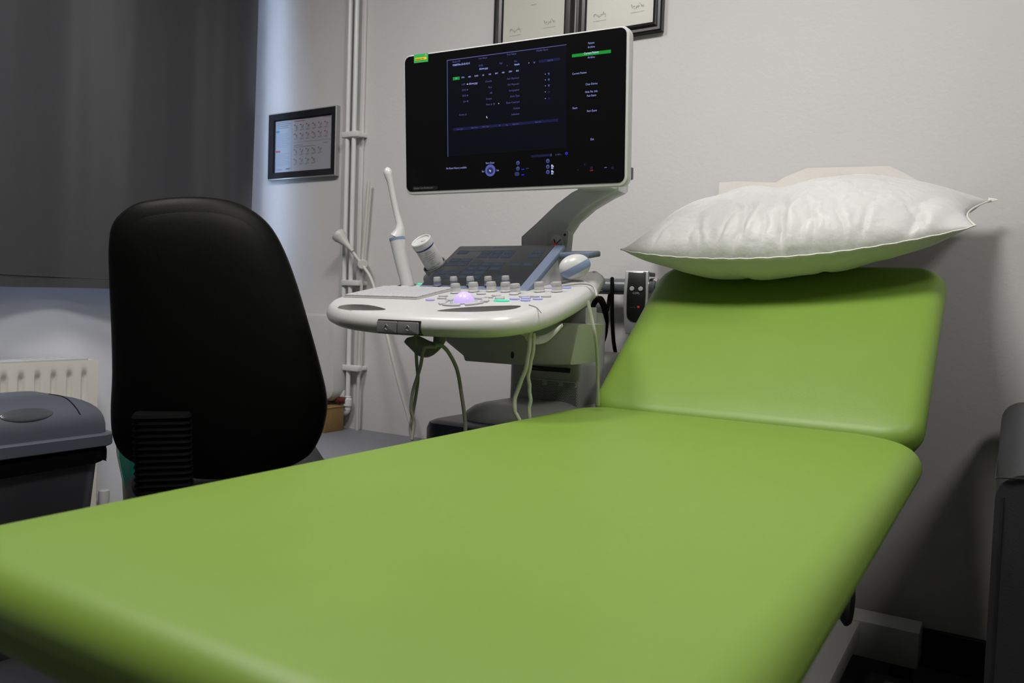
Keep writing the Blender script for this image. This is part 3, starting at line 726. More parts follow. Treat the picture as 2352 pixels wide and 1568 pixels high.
# ================================================================== PILLOW AND PAPER
def pillow():
    # parameter square: u along the wall (left to right), v from front edge to wall
    FL = onY(1428, 573, 1.86); FR = onY(2237, 519, 1.93); BR = onY(2272, 460, 2.235); BL = V((-.90, 2.22, 1.125))
    up = V((0, -.38, .925))
    n, m = 200, 110; bm = B(); g = {}
    def edge(u, v):
        p = FL * (1 - u) * (1 - v) + FR * u * (1 - v) + BR * u * v + BL * (1 - u) * v
        # front seam sags and bows forward
        p += V((0, -.050, -.046)) * (sin(pi * u) ** .8) * (1 - v) ** 2
        p += V((0, .0, .015)) * sin(pi * u) * v
        p += V((.035, 0, 0)) * sin(pi * v) * (1 - u) ** 3 * 1 + V((-.030, 0, 0)) * sin(pi * v) * u ** 3
        return p
    def prof(u, v):
        a = max(0, 1 - abs(2 * u - 1) ** 2.4); c = max(0, 1 - abs(2 * v - 1) ** 2.6)
        return (a ** .62) * (c ** .55)
    for s in (1, -1):
        for i in range(n + 1):
            for j in range(m + 1):
                u, v = i / n, j / m
                if s == -1 and (i in (0, n) or j in (0, m)): g[s, i, j] = g[1, i, j]; continue
                p = edge(u, v); f = prof(u, v)
                if s == 1:
                    hgt = .112 * f * (1 + .05 * sin(u * 2 * pi * 1.15 + 3.3)) - .030 * math.exp(-((u - .47) / .075) ** 2) * f * v ** .7 - .008 * math.exp(-((u - .75) / .2) ** 2) * f
                    # creases radiating from the front seam
                    for (cu, dirn, wd, dp, ln) in ((.385, .05, .007, .012, .50), (.405, -.10, .005, .006, .30), (.53, -.08, .008, .013, .62), (.515, .03, .004, .006, .35), (.22, .07, .009, .004, .34), (.27, -.05, .005, .004, .25), (.68, -.07, .006, .006, .45), (.735, .05, .006, .005, .35), (.84, .12, .014, .012, .5), (.88, -.10, .008, .007, .35), (.61, -.12, .006, .006, .40), (.12, .05, .008, .004, .3), (.455, .03, .005, .007, .30), (.33, .12, .005, .005, .28), (.575, .05, .005, .004, .33)):
                        cc = cu + dirn * v * 1.5 + .008 * sin(v * 16 + cu * 30) + .003 * sin(v * 47 + cu * 90); wv = wd * (1 + 2.2 * v)
                        x_ = (u - cc) / wv; fd = max(0, 1 - v / ln) ** .8 * min(1, v * 14) ** .5
                        hgt -= 1.35 * dp * math.exp(-abs(x_) ** 1.2) * fd
                        hgt += dp * .5 * math.exp(-((u - cc - wv * 2.6) / (wv * 1.6)) ** 2) * fd
                    q = V((u * 9, v * 7, 1.3)); hgt += f * .007 * noise.noise(q) - f * .0030 * max(0, 1 - abs(noise.noise(q * 2.1)) * 6) - f * .0016 * max(0, 1 - abs(noise.noise(q * 4.7 + V((3, 1, 0)))) * 5)
                else:
                    hgt = -.094 * f * (1 + .1 * sin(u * 5)); hgt += .004 * noise.noise(V((u * 10, v * 8, 9)))
                    for cu in (.39, .62): hgt += .006 * math.exp(-((u - cu) / .015) ** 2) * (1 - v) * f
                q = p + up * hgt
                q.y = min(q.y, D - .055)
                if s == -1 and q.y < 2.065: q.z = max(q.z, SEATZ + .003 + (q.y - 1.6) * math.tan(radians(38)))
                g[s, i, j] = bm.verts.new(q)
    for s in (1, -1):
        for i in range(n):
            for j in range(m):
                q = [g[s, i, j], g[s, i + 1, j], g[s, i + 1, j + 1], g[s, i, j + 1]]
                bm.faces.new(q if s == 1 else q[::-1])
    t = thing('pillow', V((-.5, 2.05, 1.0)), 'puffy white pillow resting on top of the green head section', 'pillow')
    obj('cushion', bm, PILLOWM, t, angle=180)
    b = B(); pts = [edge(u / 60, 0) + V((0, -.003, .0008 * sin(u * 1.9))) for u in range(61)]
    tube(b, pts, .0022, 6)
    pts = [edge(1, v / 30) + V((.003, -.001, 0)) for v in range(31)]; pts = [V((p.x, min(p.y, D - .004), p.z)) for p in pts]; tube(b, pts, .0022, 6)
    pts = [edge(0, v / 30) + V((-.002, -.001, 0)) for v in range(31)]; pts = [V((p.x, min(p.y, D - .004), p.z)) for p in pts]; tube(b, pts, .002, 6)
    obj('seam', b, SEAMM, t)
    for c, s in ((BR, 1),):
        b = B(); P = Plane(c + V((.004 * s, -.001, 0)), 0, 70); P.O.y = min(c.y, D - .006)
        slab(b, P, [(-.006, -.006), (.012, -.0015), (.014, .001), (.008, .004), (-.006, .007)], -.0008, .0008, .0003)
        obj('corner_tab', b, SEAMM, t)
pillow()
def paper():
    t = thing('paper_sheet', (-.6, D - .03, 1.1), 'crumpled off-white paper sheet between the pillow and the wall', 'paper sheet')
    def sheet(top, y0, zb, name):
        n = 60; m = 14; bm = B(); g = {}
        def topat(s):
            x = s * (len(top) - 1); i = min(int(x), len(top) - 2); f = x - i
            return top[i] * (1 - f) + top[i + 1] * f
        for sd in (0, 1):
            for i in range(n + 1):
                a = topat(i / n)
                for j in range(m + 1):
                    k = j / m; z = a.z + (zb - a.z) * k
                    y = y0 + (-.006 * k) + .006 * noise.noise(V((a.x * 12, z * 12, y0 * 5))) * (.3 + k) - .0015 * sd
                    g[sd, i, j] = bm.verts.new((a.x, min(y, D - .004), z))
        for sd in (0, 1):
            for i in range(n):
                for j in range(m):
                    q = [g[sd, i, j], g[sd, i + 1, j], g[sd, i + 1, j + 1], g[sd, i, j + 1]]; bm.faces.new(q if sd else q[::-1])
        for i in range(n):
            for j in (0, m): bm.faces.new([g[0, i, j], g[0, i + 1, j], g[1, i + 1, j], g[1, i, j]])
        for j in range(m):
            for i in (0, n): bm.faces.new([g[0, i, j], g[1, i, j], g[1, i, j + 1], g[0, i, j + 1]])
        obj(name, bm, PAPER, t)
    sheet([onY(x, y, D - .02) for x, y in ((1650, 418), (1690, 415), (1780, 418), (1800, 405), (1852, 384), (1940, 382), (2040, 379), (2075, 395), (2110, 415))], D - .008, 1.15, 'back_layer')
    sheet([onY(x, y, D - .03) for x, y in ((1725, 436), (1790, 428), (1855, 412), (1930, 403), (1990, 400), (2060, 398))], D - .022, 1.17, 'front_fold')
paper()
# ================================================================== ARMCHAIR
def armchair():
    t = thing('armchair', (.36, 1.8, 0), 'grey leather armchair against the wall to the right of the couch', 'armchair')
    def arm(x0, x1, name='arm'):
        yf, yb = 1.55, 2.24
        b = B(); prof = [(yf, .06), (yf, .64), (yf + .06, .658), (yf + .25, .680), (yf + .45, .70), (yb, .70), (yb, .06)]
        ra = [b.verts.new((x0, y, z)) for y, z in prof]; rb = [b.verts.new((x1, y, z)) for y, z in prof]
        n = len(prof)
        for k in range(n): b.faces.new([ra[k], ra[(k + 1) % n], rb[(k + 1) % n], rb[k]])
        b.faces.new(ra[::-1]); b.faces.new(rb)
        bmesh.ops.recalc_face_normals(b, faces=b.faces)
        top = [e for e in b.edges if all(v.co.z > .5 for v in e.verts) and abs(e.verts[0].co.x - e.verts[1].co.x) < 1e-6]
        bmesh.ops.bevel(b, geom=top, offset=.045, segments=6, profile=.5, affect='EDGES')
        a = obj(name, b, LEATH, t, angle=50)
        b = B(); tube(b, spline([(x0 + .001, yf + .3, .63), (x0 - .001, yf + .03, .628), (x0 + .006, yf - .001, .631), (x0 + .05, yf - .001, .634), (x1 - .01, yf - .001, .634)], 6), .0016, 6)
        tube(b, [(x0 + .012, yf - .001, .60), (x0 + .012, yf - .001, .07)], .0012, 6); obj('stitching', b, STITCH, a)
    arm(-.008, .15); arm(.58, .74)
    b = B(); box(b, (.15, 1.58, .10), (.58, 2.1, .28), .02, 3); obj('seat_base', b, LEATH, t)
    b = B(); box(b, (.155, 1.54, .28), (.575, 2.06, .43), .04, 5); obj('seat_cushion', b, LEATH, t)
    b = B(); box(b, (.15, 2.05, .20), (.58, 2.26, .86), .05, 5); obj('backrest', b, LEATH, t)
    for x in (.04, .69):
        for y in (1.6, 2.19):
            b = B(); cyl(b, (x, y, 0), (x, y, .062), .022); obj('leg', b, BLACK, t)
armchair()
# ================================================================== OFFICE CHAIR
def office_chair():
    d0 = 1.66
    c = dep(500, 770, d0); vd = V((c.x, c.y, 0)).normalized()
    rx = V((vd.y, -vd.x, 0)); yaw = math.degrees(math.atan2(rx.y, rx.x))
    t = thing('office_chair', (c.x + vd.x * .2, c.y + vd.y * .2, 0), 'black office chair seen from behind between the couch and the window', 'chair')
    P = Plane(c, yaw, 90)
    ol = [(300, 468), (350, 455), (430, 449), (510, 455), (570, 475), (620, 515), (655, 575), (685, 655), (712, 745), (736, 830), (754, 905), (755, 955), (738, 1015), (700, 1062), (600, 1098), (470, 1105), (380, 1093), (325, 1078), (278, 1052), (255, 1010), (250, 950), (254, 860), (252, 760), (247, 650), (245, 560), (257, 505)]
    L = smooth_loop([P.uv(*p) for p in ol], 5)
    zc = P.O.z
    def bow(u, v): return -.55 * u * u - .22 * v * v
    bm = inflate(P, L, .030, .035, 12, .55, bow=bow)
    obj('backrest', bm, BLACKF, t, angle=180)
    # rear shell, slightly smaller
    L2 = inset(L, .012); bm = inflate(P, L2, .034, .0, 10, .5, bow=lambda u, v: bow(u, v) + .0)
    obj('back_shell', bm, BLACKF, t, angle=180)
    # bellows on the back bar
    u0, v0 = P.uv(372, 960, .05)
    base = P.pt(u0, v0, .045); cx = u0
    b = B(); zz = P.O.z; n = 26
    PB_ = Plane(P.pt(u0, 0, .0), yaw, 90)
    rings = []
    for k in range(n * 2 + 1):
        v = v0 + .01 - k * .0062; w_ = .054 if k % 2 else .050
        tt = k / (n * 2); off = -.02 * tt
        uu = u0 + .012 * tt
        Lr = rrect(uu - w_, -.040 - (.003 if k % 2 else 0) + .05 + off, uu + w_, .028 + (.003 if k % 2 else 0) + .05 + off, .018, 4)
        rings.append([b.verts.new(P.pt(a, v, w)) for a, w in Lr])
    for r0, r1 in zip(rings, rings[1:]):
        for i in range(len(r0)): b.faces.new([r0[i], r0[(i + 1) % len(r0)], r1[(i + 1) % len(r1)], r1[i]])
    b.faces.new(rings[0][::-1]); b.faces.new(rings[-1])
    obj('bellows', b, RUBBER, t, angle=20)
    # seat, post, base
    f = vd; sc_ = c + f * .30; sc_.z = .47
    PS = Plane((sc_.x, sc_.y, .50), yaw, 0)
    bm = cushion_mesh(PS, rr4(-.175, -.20, .26, .23, (.09, .09, .09, .09), 8), .07, .03, .008); obj('seat', bm, mat('charcoal_seat_fabric', (.02, .02, .021), .7, bump=.3, bscale=700), t)
    b = B(); xfp = xf_plane(PS); box(b, (u0 - .02, -.30, -.10), (u0 + .02, .05, -.075), .004, xf=xfp); box(b, (u0 - .02, -.30, -.10), (u0 + .02, -.29, .08), .004, xf=xfp); obj('back_bar', b, BLACK, t)
    b = B(); lathe(b, (sc_.x, sc_.y, .09), (0, 0, 1), [(0, 0), (.03, 0), (.03, .16), (.018, .165), (.018, .33), (.06, .335), (.06, .35), (0, .35)]); obj('gas_lift', b, BLACK, t)
    for k in range(5):
        a = 2 * pi * k / 5 + .3; e = V((cos(a), sin(a), 0)); b = B()
        tube(b, [V((sc_.x, sc_.y, .11)) + e * .02, V((sc_.x, sc_.y, .095)) + e * .15, V((sc_.x, sc_.y, .075)) + e * .29], [.022, .018, .013], 10); lg = obj('base_leg', b, BLACK, t)
        p = V((sc_.x, sc_.y, .026)) + e * .28; sd = V((-e.y, e.x, 0)); b = B(); cyl(b, p - sd * .022, p - sd * .005, .026); cyl(b, p + sd * .005, p + sd * .022, .026); tube(b, [p, p + V((0, 0, .045))], .006); obj('castor', b, RUBBER, lg)
office_chair()
# ================================================================== ULTRASOUND MACHINE
CO = dep(1066, 690, 1.72)
CP = Plane(CO, 2, 10)                    # top of the control console
US = thing('ultrasound_machine', (-.98, 1.75, 0), 'white ultrasound machine with raised monitor and control console beside the couch', 'ultrasound machine')
MP = Plane(dep(1187, 261, 1.9), 4, 94)   # monitor glass
def monitor():
    c = [MP.uv(*p) for p in ((929, 130), (1436, 62), (1440, 418), (934, 443))]
    u0 = (c[0][0] + c[3][0]) / 2; u1 = (c[1][0] + c[2][0]) / 2; v1 = (c[0][1] + c[1][1]) / 2; v0 = (c[2][1] + c[3][1]) / 2
    L = rrect(u0 - .004, v0 - .007, u1 + .006, v1 + .003, .020, 8)
    b = B(); stack(b, MP, L, [(.03, -.042), (.008, -.036), (.001, -.026), (0, -.018), (0, -.004), (.0015, -.0008), (.005, 0)])
    hs = obj('monitor', b, WPLAST, US, label='wide flat monitor with white casing')
    b = B(); G = rrect(u0 + .001, v0 + .001, u1 - .001, v1 - .001, .015, 8); stack(b, MP, G, [(0, -.002), (0, .0008), (.0008, .0014)])
    obj('glass', b, GLASSK, hs)
    b = B(); Pq = Plane(MP.O, 4, 94)
    G2 = rrect(u0 + .12, v0 + .03, u1 - .10, v1 - .05, .03); stack(b, MP, G2, [(0, -.036), (.004, -.055), (.012, -.060)]); obj('rear_cover', b, SILVER, hs)
    # side latch at lower right
    b = B(); uu, vv = MP.uv(1452, 395, -.03); box(b, (uu - .016, vv - .016, -.05), (uu - .003, vv + .012, -.030), .003, xf=xf_plane(MP)); obj('side_handle', b, NAVY, hs)
    # ---- screen content
    def S(X, Y): return MP.uv(900 + X / 3.733, 40 + Y / 3.733)
    def panel(b, pts, w, mi): quad(b, MP, [S(*p) for p in pts], w, mi)
    b = B()
    panel(b, [(478, 1195), (1500, 1118), (1500, 236), (474, 370)], .0016, 0)
    panel(b, [(482, 1195), (487, 1195), (480, 370), (475, 370)], .0018, 1)
    panel(b, [(474, 374), (1500, 238), (1500, 232), (474, 367)], .0018, 1)
    panel(b, [(528, 975), (1432, 892), (1432, 868), (528, 950)], .0018, 2)
    panel(b, [(1262, 392), (1445, 368), (1445, 345), (1262, 367)], .0018, 2)
    panel(b, [(1196, 1202), (1370, 1190), (1370, 1170), (1196, 1182)], .0018, 2)
    panel(b, [(1366, 1192), (1372, 1191), (1372, 1168), (1366, 1168)], .0019, 1)
    panel(b, [(1547, 345), (1881, 306), (1881, 277), (1547, 318)], .0018, 3)
    panel(b, [(527, 541), (585, 534), (585, 508), (527, 514)], .0018, 3)
    panel(b, [(183, 1482), (395, 1474), (395, 1443), (183, 1450)], .0018, 4)
    obj('screen_panels', b, [E_BG, E_LINE, E_BAR, E_GRN, E_TAG], hs, smooth=False)
    b = B(); W_ = .0021
    def T(s, X, Y, h=14, mi=0, bold=0.0, wid=.86):
        u, v = S(X, Y); text(b, MP, s, u, v, h * 1.55 / 3.733 / FPX * 1.9, mi, W_, wid=wid, bold=bold)
    dim = [('Patient ID', 523, 392), ('Last Name', 747, 362), ('First Name', 990, 329), ('Middle Name', 1243, 296), ('DOB', 748, 424), ('Age', 925, 402), ('Sex', 1052, 386), ('Search', 1335, 380),
           ('LMP', 603, 585), ('DOC', 605, 634), ('EDD', 608, 682), ('GA', 615, 731), ('Gravida', 806, 559), ('Para', 831, 609), ('AB', 844, 657), ('Ectopic', 811, 708), ('Fetus #', 812, 756),
           ('Perf. Physician:', 991, 537), ('Ref. Physician:', 997, 587), ('Sonographer', 1006, 637), ('Exam Type', 1019, 686), ('Exam Comment', 984, 742), ('Custom', 1044, 789), ('Indication', 1029, 840), ('Access. #', 580, 844),
           ('Patient', 1685, 232), ('Archive', 1683, 266), ('Archive', 1682, 354), ('Current Patient', 1549, 494), ('Clear Entries', 1663, 584), ('Hide Pat. Info', 1660, 650), ('Past Exam', 1675, 682), ('Exam', 1552, 787), ('Start Exam', 1675, 812), ('Exit', 1706, 1054),
           ('No Exam History available', 470, 1303), ('Start Exam', 808, 1257), ('Set', 775, 1328), ('Set', 900, 1319)]
    for s, X, Y in dim: T(s, X, Y, 15, 1 if (X > 1540 or Y > 1240 or X == 808) else 0)
    for s, X, Y in [('Exam Date', 560, 966), ('Exam Time', 684, 953), ('Exam Type', 779, 944), ('ID', 920, 934), ('Img', 980, 928), ('Application', 1035, 922), ('Exam Ind.', 1232, 904)]: T(s, X, Y, 11, 0)
    for s, X, Y in [('VS680704x-25-05-02-X', 525, 420), ('dd.mm.yyyy', 753, 451), ('female', 1055, 414), ('dd.mm.yyyy', 665, 578), ('1', 876, 751)]: T(s, X, Y, 15, 1, .02, .80)
    for s, X, Y in [('OB', 546, 530), ('GYN', 600, 523), ('ABD', 658, 517), ('CARD', 711, 510), ('UR', 779, 503), ('VAS', 833, 496), ('SM P', 888, 488), ('PED', 948, 481), ('CERV', 1004, 473), ('MSK', 1068, 466)]: T(s, X, Y, 11, 1, .02)
    T('Current Patient', 1650, 320, 15, 2, .02); T('2 / 697 s', 1405, 1184, 12, 0); T('Voluson Core Architecture', 190, 1473, 16, 3, 0, .78)
    obj('screen_text', b, [E_TXT, E_TXB, E_TXW, E_TAGT], hs, smooth=False)
    b = B(); px = 1 / 3.733 / FPX * 1.9
    def Dk(X, Y, r, mi, w_=.0018, ry=None): u, v = S(X, Y); disc(b, MP, u, v, r * px * 1.08, w_, 24, mi, ry=(ry or r) * px)
    Dk(847, 1312, 48, 0, .0018, 52); Dk(847, 1314, 29, 3, .0020); Dk(847, 1314, 26, 1, .0022)
    for X, Y in ((1084, 1248), (1084, 1296), (1340, 1231), (1340, 1280), (1340, 1326)): Dk(X, Y, 15, 0, .0018, 17); Dk(X, Y + 3, 11, 1, .002)
    u, v = S(1076, 1342); slab_pts = rrect(u - 23 * px, v - 17 * px, u + 23 * px, v + 17 * px, 14 * px); quad(b, MP, slab_pts, .0018, 1)
    Dk(1500, 1166, 12, 4); Dk(1500, 1166, 5, 3, .002)
    for X, Y in ((1115, 1300), (1115, 1347), (1153, 1292)):
        mi = 4 if X == 1115 else 2
        panel(b, [(X, Y + 8), (X + 22, Y + 6), (X + 22, Y - 2), (X, Y)], .0018, mi if X == 1115 else 1)
    for Y in (1262, 1310):
        panel(b, [(1370, Y + 20), (1382, Y + 19), (1382, Y), (1370, Y)], .0018, 2); panel(b, [(1384, Y + 20), (1391, Y + 19), (1391, Y + 10), (1384, Y + 8)], .0018, 2); panel(b, [(1370, Y + 36), (1384, Y + 35), (1384, Y + 25), (1370, Y + 25)], .0018, 2); panel(b, [(1386, Y + 36), (1391, Y + 35), (1391, Y + 24), (1386, Y + 25)], .0018, 0)
    panel(b, [(814, 845), (825, 858), (820, 858), (824, 867), (820, 867), (817, 859), (814, 862)][::-1], .0022, 2)
    panel(b, [(840, 1303), (856, 1316), (850, 1317), (854, 1326), (849, 1326), (846, 1318), (841, 1322)][::-1], .0025, 2)
    for Y in (488, 537, 588, 640, 696):
        panel(b, [(1317, Y + 4), (1323, Y), (1317, Y - 6)], .0018, 2)
        if Y < 600: panel(b, [(1340, Y - 10), (1347, Y + 8), (1351, Y + 8), (1357, Y - 12)][::-1], .0018, 0)
        else: panel(b, [(1340, Y + 8), (1360, Y + 6), (1360, Y - 10), (1340, Y - 8)], .0018, 3)
    panel(b, [(1216, 382), (1222, 396), (1227, 396), (1233, 380)][::-1], .0018, 0); panel(b, [(1176, 397), (1183, 392), (1176, 386)], .0018, 2); panel(b, [(917, 745), (925, 739), (917, 732)], .0018, 2); panel(b, [(990, 420), (996, 413), (990, 408)], .0018, 0)
    for Y in (573, 621, 670, 719): Dk(652, Y, 6, 0 if Y > 600 else 2)
    Dk(1715, 1290, 12, 3, .0018, 12); panel(b, [(1703, 1318), (1728, 1316), (1728, 1306), (1703, 1308)], .0018, 5); Dk(1894, 1290, 12, 3); Dk(1597, 1308, 6, 3); Dk(1656, 1262, 6, 3, .0018, 10)
    panel(b, [(1822, 1292), (1848, 1290), (1843, 1282), (1827, 1283)], .0018, 0)
    obj('screen_icons', b, [E_BTN, E_BTD, E_TXW, E_BAR, E_BLU, E_RED], hs, smooth=False)
    # sticker
    b = B(); q = lambda pts, w, mi: quad(b, MP, [S(*p) for p in pts], w, mi)
    q([(193, 394), (315, 380), (315, 306), (193, 322)], .0018, 0); q([(203, 374), (303, 362), (303, 337), (203, 349)], .0022, 1)
    u, v = S(206, 370); text(b, MP, 'TYOMNA.TRY', u, v, 19 / 3.733 / FPX * 1.9, 2, .0026, wid=.78)
    u, v = S(295, 323); disc(b, MP, u, v, 10 * px, .0022, 16, 3)
    obj('sticker', b, [STGREEN, STYEL, BLACK, GPLAST], hs, smooth=False, label='green and yellow asset sticker')
    # ---- swan arm
    AP = Plane((0, 1.86, 0), 2, 90)
    ol = [(1352, 430), (1395, 424), (1431, 420), (1431, 442), (1404, 455), (1362, 480), (1325, 512), (1304, 545), (1304, 600), (1208, 600), (1207, 545), (1240, 515), (1285, 472), (1322, 444)]
    b = B(); slab(b, AP, [AP.uv(*p) for p in ol][::-1], -.028, .028, .008); ar = obj('monitor_arm', b, SILVER, US, label='silver curved arm carrying the monitor')
    b = B(); tp = AP.px(1395, 424); hx_ = MP.pt(*MP.uv(1395, 400), -.06)
    box(b, (tp.x - .05, hx_.y - .01, tp.z - .02), (tp.x + .04, 1.875, tp.z + .13), .01); obj('monitor_bracket', b, SILVER, US)
monitor()
def console():
    zl = -.026
    ol = [(750, 722), (775, 738), (850, 750), (960, 757), (1080, 760), (1180, 755), (1260, 738), (1325, 708), (1368, 678), (1386, 652)]
    L0 = [CP.uv(*p, zl) for p in ol]
    uR = max(u for u, v in L0)
    L0 += [(L0[-1][0] - .012, L0[-1][1] + .035), (L0[-1][0] - .06, L0[-1][1] + .07), (-.05, .36), (-.22, .30), (-.335, .18), (-.365, .02)]
    print('console loop', [(round(a, 3), round(c, 3)) for a, c in L0])
    L = smooth_loop(L0, 6)
    b = B(); stack(b, CP, L, [(.075, -.046), (.030, -.045), (.012, -.041), (.003, -.034), (0, -.025), (.002, -.016), (.007, -.008), (.014, -.002), (.022, 0), (.030, .0)])
    bod = obj('console', b, WPLAST, US, label='white control console with rounded rim')
    # hand grips cut through the rim
    for k, (cpts) in enumerate([[(776, 705), (800, 699), (845, 700), (882, 708), (878, 712), (820, 712)], [(1003, 714), (1060, 706), (1140, 702), (1196, 702), (1170, 711), (1090, 716)]]):
        b2 = B(); Lc = smooth_loop([CP.uv(*p) for p in cpts], 5)
        A = sum(Lc[i][0] * Lc[(i + 1) % len(Lc)][1] - Lc[(i + 1) % len(Lc)][0] * Lc[i][1] for i in range(len(Lc)))
        if A < 0: Lc = Lc[::-1]
        stack(b2, CP, Lc, [(.004, -.034), (0, -.028), (0, .02)]); cut = obj('cutter', b2, WPLAST2)
        md = bod.modifiers.new('cut', 'BOOLEAN'); md.operation = 'DIFFERENCE'; md.object = cut; md.solver = 'EXACT'
        bpy.context.view_layer.update(); dg = bpy.context.evaluated_depsgraph_get()
        me = bpy.data.meshes.new_from_object(bod.evaluated_get(dg)); bod.modifiers.clear(); old = bod.data; bod.data = me; me.name = 'console'
        bpy.data.objects.remove(cut)
        for p in me.polygons: p.use_smooth = True
        b3 = B(); b3.from_mesh(me)
        for e in b3.edges:
            e.smooth = not (len(e.link_faces) == 2 and e.calc_face_angle(0) > radians(35))
        b3.to_mesh(me); b3.free()
    bod.data.materials.append(mat('grip_slot_shade', (.27, .27, .265), .45, bump=.05)); Li = inset(L, .013)  # darker grey paints shade onto the inner faces of the grip slots
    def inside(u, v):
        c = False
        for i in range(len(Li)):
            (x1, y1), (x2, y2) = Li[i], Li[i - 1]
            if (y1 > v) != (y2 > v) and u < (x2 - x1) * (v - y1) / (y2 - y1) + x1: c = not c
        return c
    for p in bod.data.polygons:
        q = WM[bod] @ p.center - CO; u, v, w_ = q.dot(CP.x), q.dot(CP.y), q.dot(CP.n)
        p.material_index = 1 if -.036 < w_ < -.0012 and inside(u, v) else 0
    # panel seams on the right
    b = B(); sp = [CP.px(x, y, .0008) for x, y in ((1215, 700), (1232, 706), (1243, 718))]; tube(b, spline(sp, 4) , .0009, 5); obj('panel_seam', b, MGREY, US)
    # keyboard
    kp = [CP.uv(*p) for p in ((785, 686), (990, 686), (1032, 664), (868, 662))]
    u0 = (kp[0][0] + kp[3][0]) / 2; u1 = (kp[1][0] + kp[2][0]) / 2; v0 = (kp[0][1] + kp[1][1]) / 2; v1 = (kp[2][1] + kp[3][1]) / 2
    u1 = min(u1, u0 + .235)
    b = B(); slab(b, CP, rrect(u0, v0, u1, v1, .004), -.002, .003, .001); kb = obj('keyboard', b, GPLAST, US)
    rows = 6; rh = (v1 - v0 - .006) / rows; first = None
    for r in range(rows):
        n = 14; kw = (u1 - u0 - .006) / n; x = u0 + .003 + (kw * .0)
        ks = [kw] * n if r else [kw * 1.5, kw, kw * 1.5, kw * 5.5, kw * 1.5, kw, kw, kw]
        if r: ks = [kw] * 14
        for kq in ks:
            Pk = Plane(CP.pt(x + kq / 2, v0 + .003 + rh * (r + .5), .0026), 2, 10)
            key = round(kq, 5)
            if first is None: first = {}
            if key not in first:
                bb = B(); slab(bb, Pk, rrect(-kq / 2 + .0008, -rh / 2 + .0008, kq / 2 - .0008, rh / 2 - .0008, .0012, 2), 0, .0042, .0008)
                o = obj('key', bb, KEYM, kb); o['_o'] = 0; del o['_o']; first[key] = (o, WM[o].translation - Pk.O)
            else:
                o, off = first[key]; dup(o, kb, Pk.O + off)
            x += kq
    # touch panel
    tb = CP.px(1081, 657, .006); TP = Plane(tb, 0, 34)
    cs = [TP.uv(*p) for p in ((1058, 567), (1275, 563), (1197, 658), (965, 655))]
    tu0 = (cs[0][0] + cs[3][0]) / 2; tu1 = (cs[1][0] + cs[2][0]) / 2; tv1 = (cs[0][1] + cs[1][1]) / 2; tv0 = (cs[2][1] + cs[3][1]) / 2
    print('touch', tu0, tu1, tv0, tv1)
    b = B(); slab(b, TP, rrect(tu0 - .004, tv0 - .016, tu1 + .026, tv1 + .004, .006), -.014, 0, .003); th = obj('touch_panel', b, BLUEG, US, label='tilted touch panel with blue grey surround')
    b = B(); slab(b, TP, rrect(tu0, tv0, tu1, tv1, .005), -.001, .0012, .0005); obj('touch_glass', b, TGLASS, th)
    b = B(); gw, gh = tu1 - tu0, tv1 - tv0
    def TB(x, y, w_, h_, mi=0, w2=.0016): quad(b, TP, [(tu0 + gw * x, tv0 + gh * y), (tu0 + gw * (x + w_), tv0 + gh * y), (tu0 + gw * (x + w_), tv0 + gh * (y + h_)), (tu0 + gw * x, tv0 + gh * (y + h_))], w2, mi)
    for cx_, rows_ in ((.05, (0, 1, 3, 4, 6)), (.17, (0, 1, 3, 4)), (.31, (0, 1, 2, 3, 5, 6)), (.43, (0, 1, 2, 3, 5, 6)), (.55, (2, 3, 5, 6)), (.72, (0, 3, )), (.84, (3, 5, 6))):
        for r in rows_:
            y = .16 + r * .105; TB(cx_, y, .108, .088); TB(cx_ + .02, y + .035, .05, .012, 1, .0019)
    TB(.38, .955, .22, .008, 1); TB(.05, .86, .45, .012, 1); TB(.85, .86, .03, .012, 1)
    obj('touch_buttons', b, [E_TP, E_TPT], th, smooth=False)
    # wedge carrying the touch panel
    b = B(); w0 = [TP.pt(tu0 + .004, tv0 - .01, -.012), TP.pt(tu1 + .020, tv0 - .01, -.012), TP.pt(tu1 + .020, tv1 - .002, -.012), TP.pt(tu0 + .004, tv1 - .002, -.012)]
    def down(p): 
        q = p - CP.O; return CP.O + CP.x * q.dot(CP.x) + CP.y * q.dot(CP.y) + CP.n * -.004
    lo = [down(w0[0]), down(w0[1]), down(w0[2]) + V((0, .03, 0)), down(w0[3]) + V((0, .03, 0))]
    vv = [b.verts.new(p) for p in w0 + lo]
    for f in ((0, 1, 2, 3), (4, 5, 6, 7), (0, 1, 5, 4), (1, 2, 6, 5), (2, 3, 7, 6), (3, 0, 4, 7)): b.faces.new([vv[i] for i in f])
    obj('touch_panel_support', b, WPLAST, US, smooth=False)
    b = B(); P2 = Plane(TP.pt(tu1 + .02, tv1 - .02, -.01), 0, 8); box(b, (-.01, -.015, -.012), (.085, .05, .002), .004, xf=xf_plane(P2)); obj('rear_shelf', b, BLUEG, US)
    # knobs: blue-grey row at the panel foot, pale pairs in front
    def knob(px_, py_, rr, hh, lower, upper, PK=CP):
        o = PK.px(px_, py_, .001); b = B(); lathe(b, o, CP.n, [(0, 0), (rr * 1.08, 0), (rr * 1.1, hh * .10), (rr * .98, hh * .16), (rr * .94, hh * .55), (0, hh * .55)], 24); k = obj('knob', b, lower, US)
        b = B(); N = 24; prof = [(.96, .55), (.98, .6), (.90, .93), (.82, 1.0)]; rg = []
        for s, h in prof:
            rg.append([b.verts.new(o + CP.n * hh * h + (CP.x * cos(2 * pi * i / 48) + CP.y * sin(2 * pi * i / 48)) * rr * s * (.95 if (i % 2 and h < .95) else 1)) for i in range(48)])
        for r0, r1 in zip(rg, rg[1:]):
            for i in range(48): b.faces.new([r0[i], r0[(i + 1) % 48], r1[(i + 1) % 48], r1[i]])
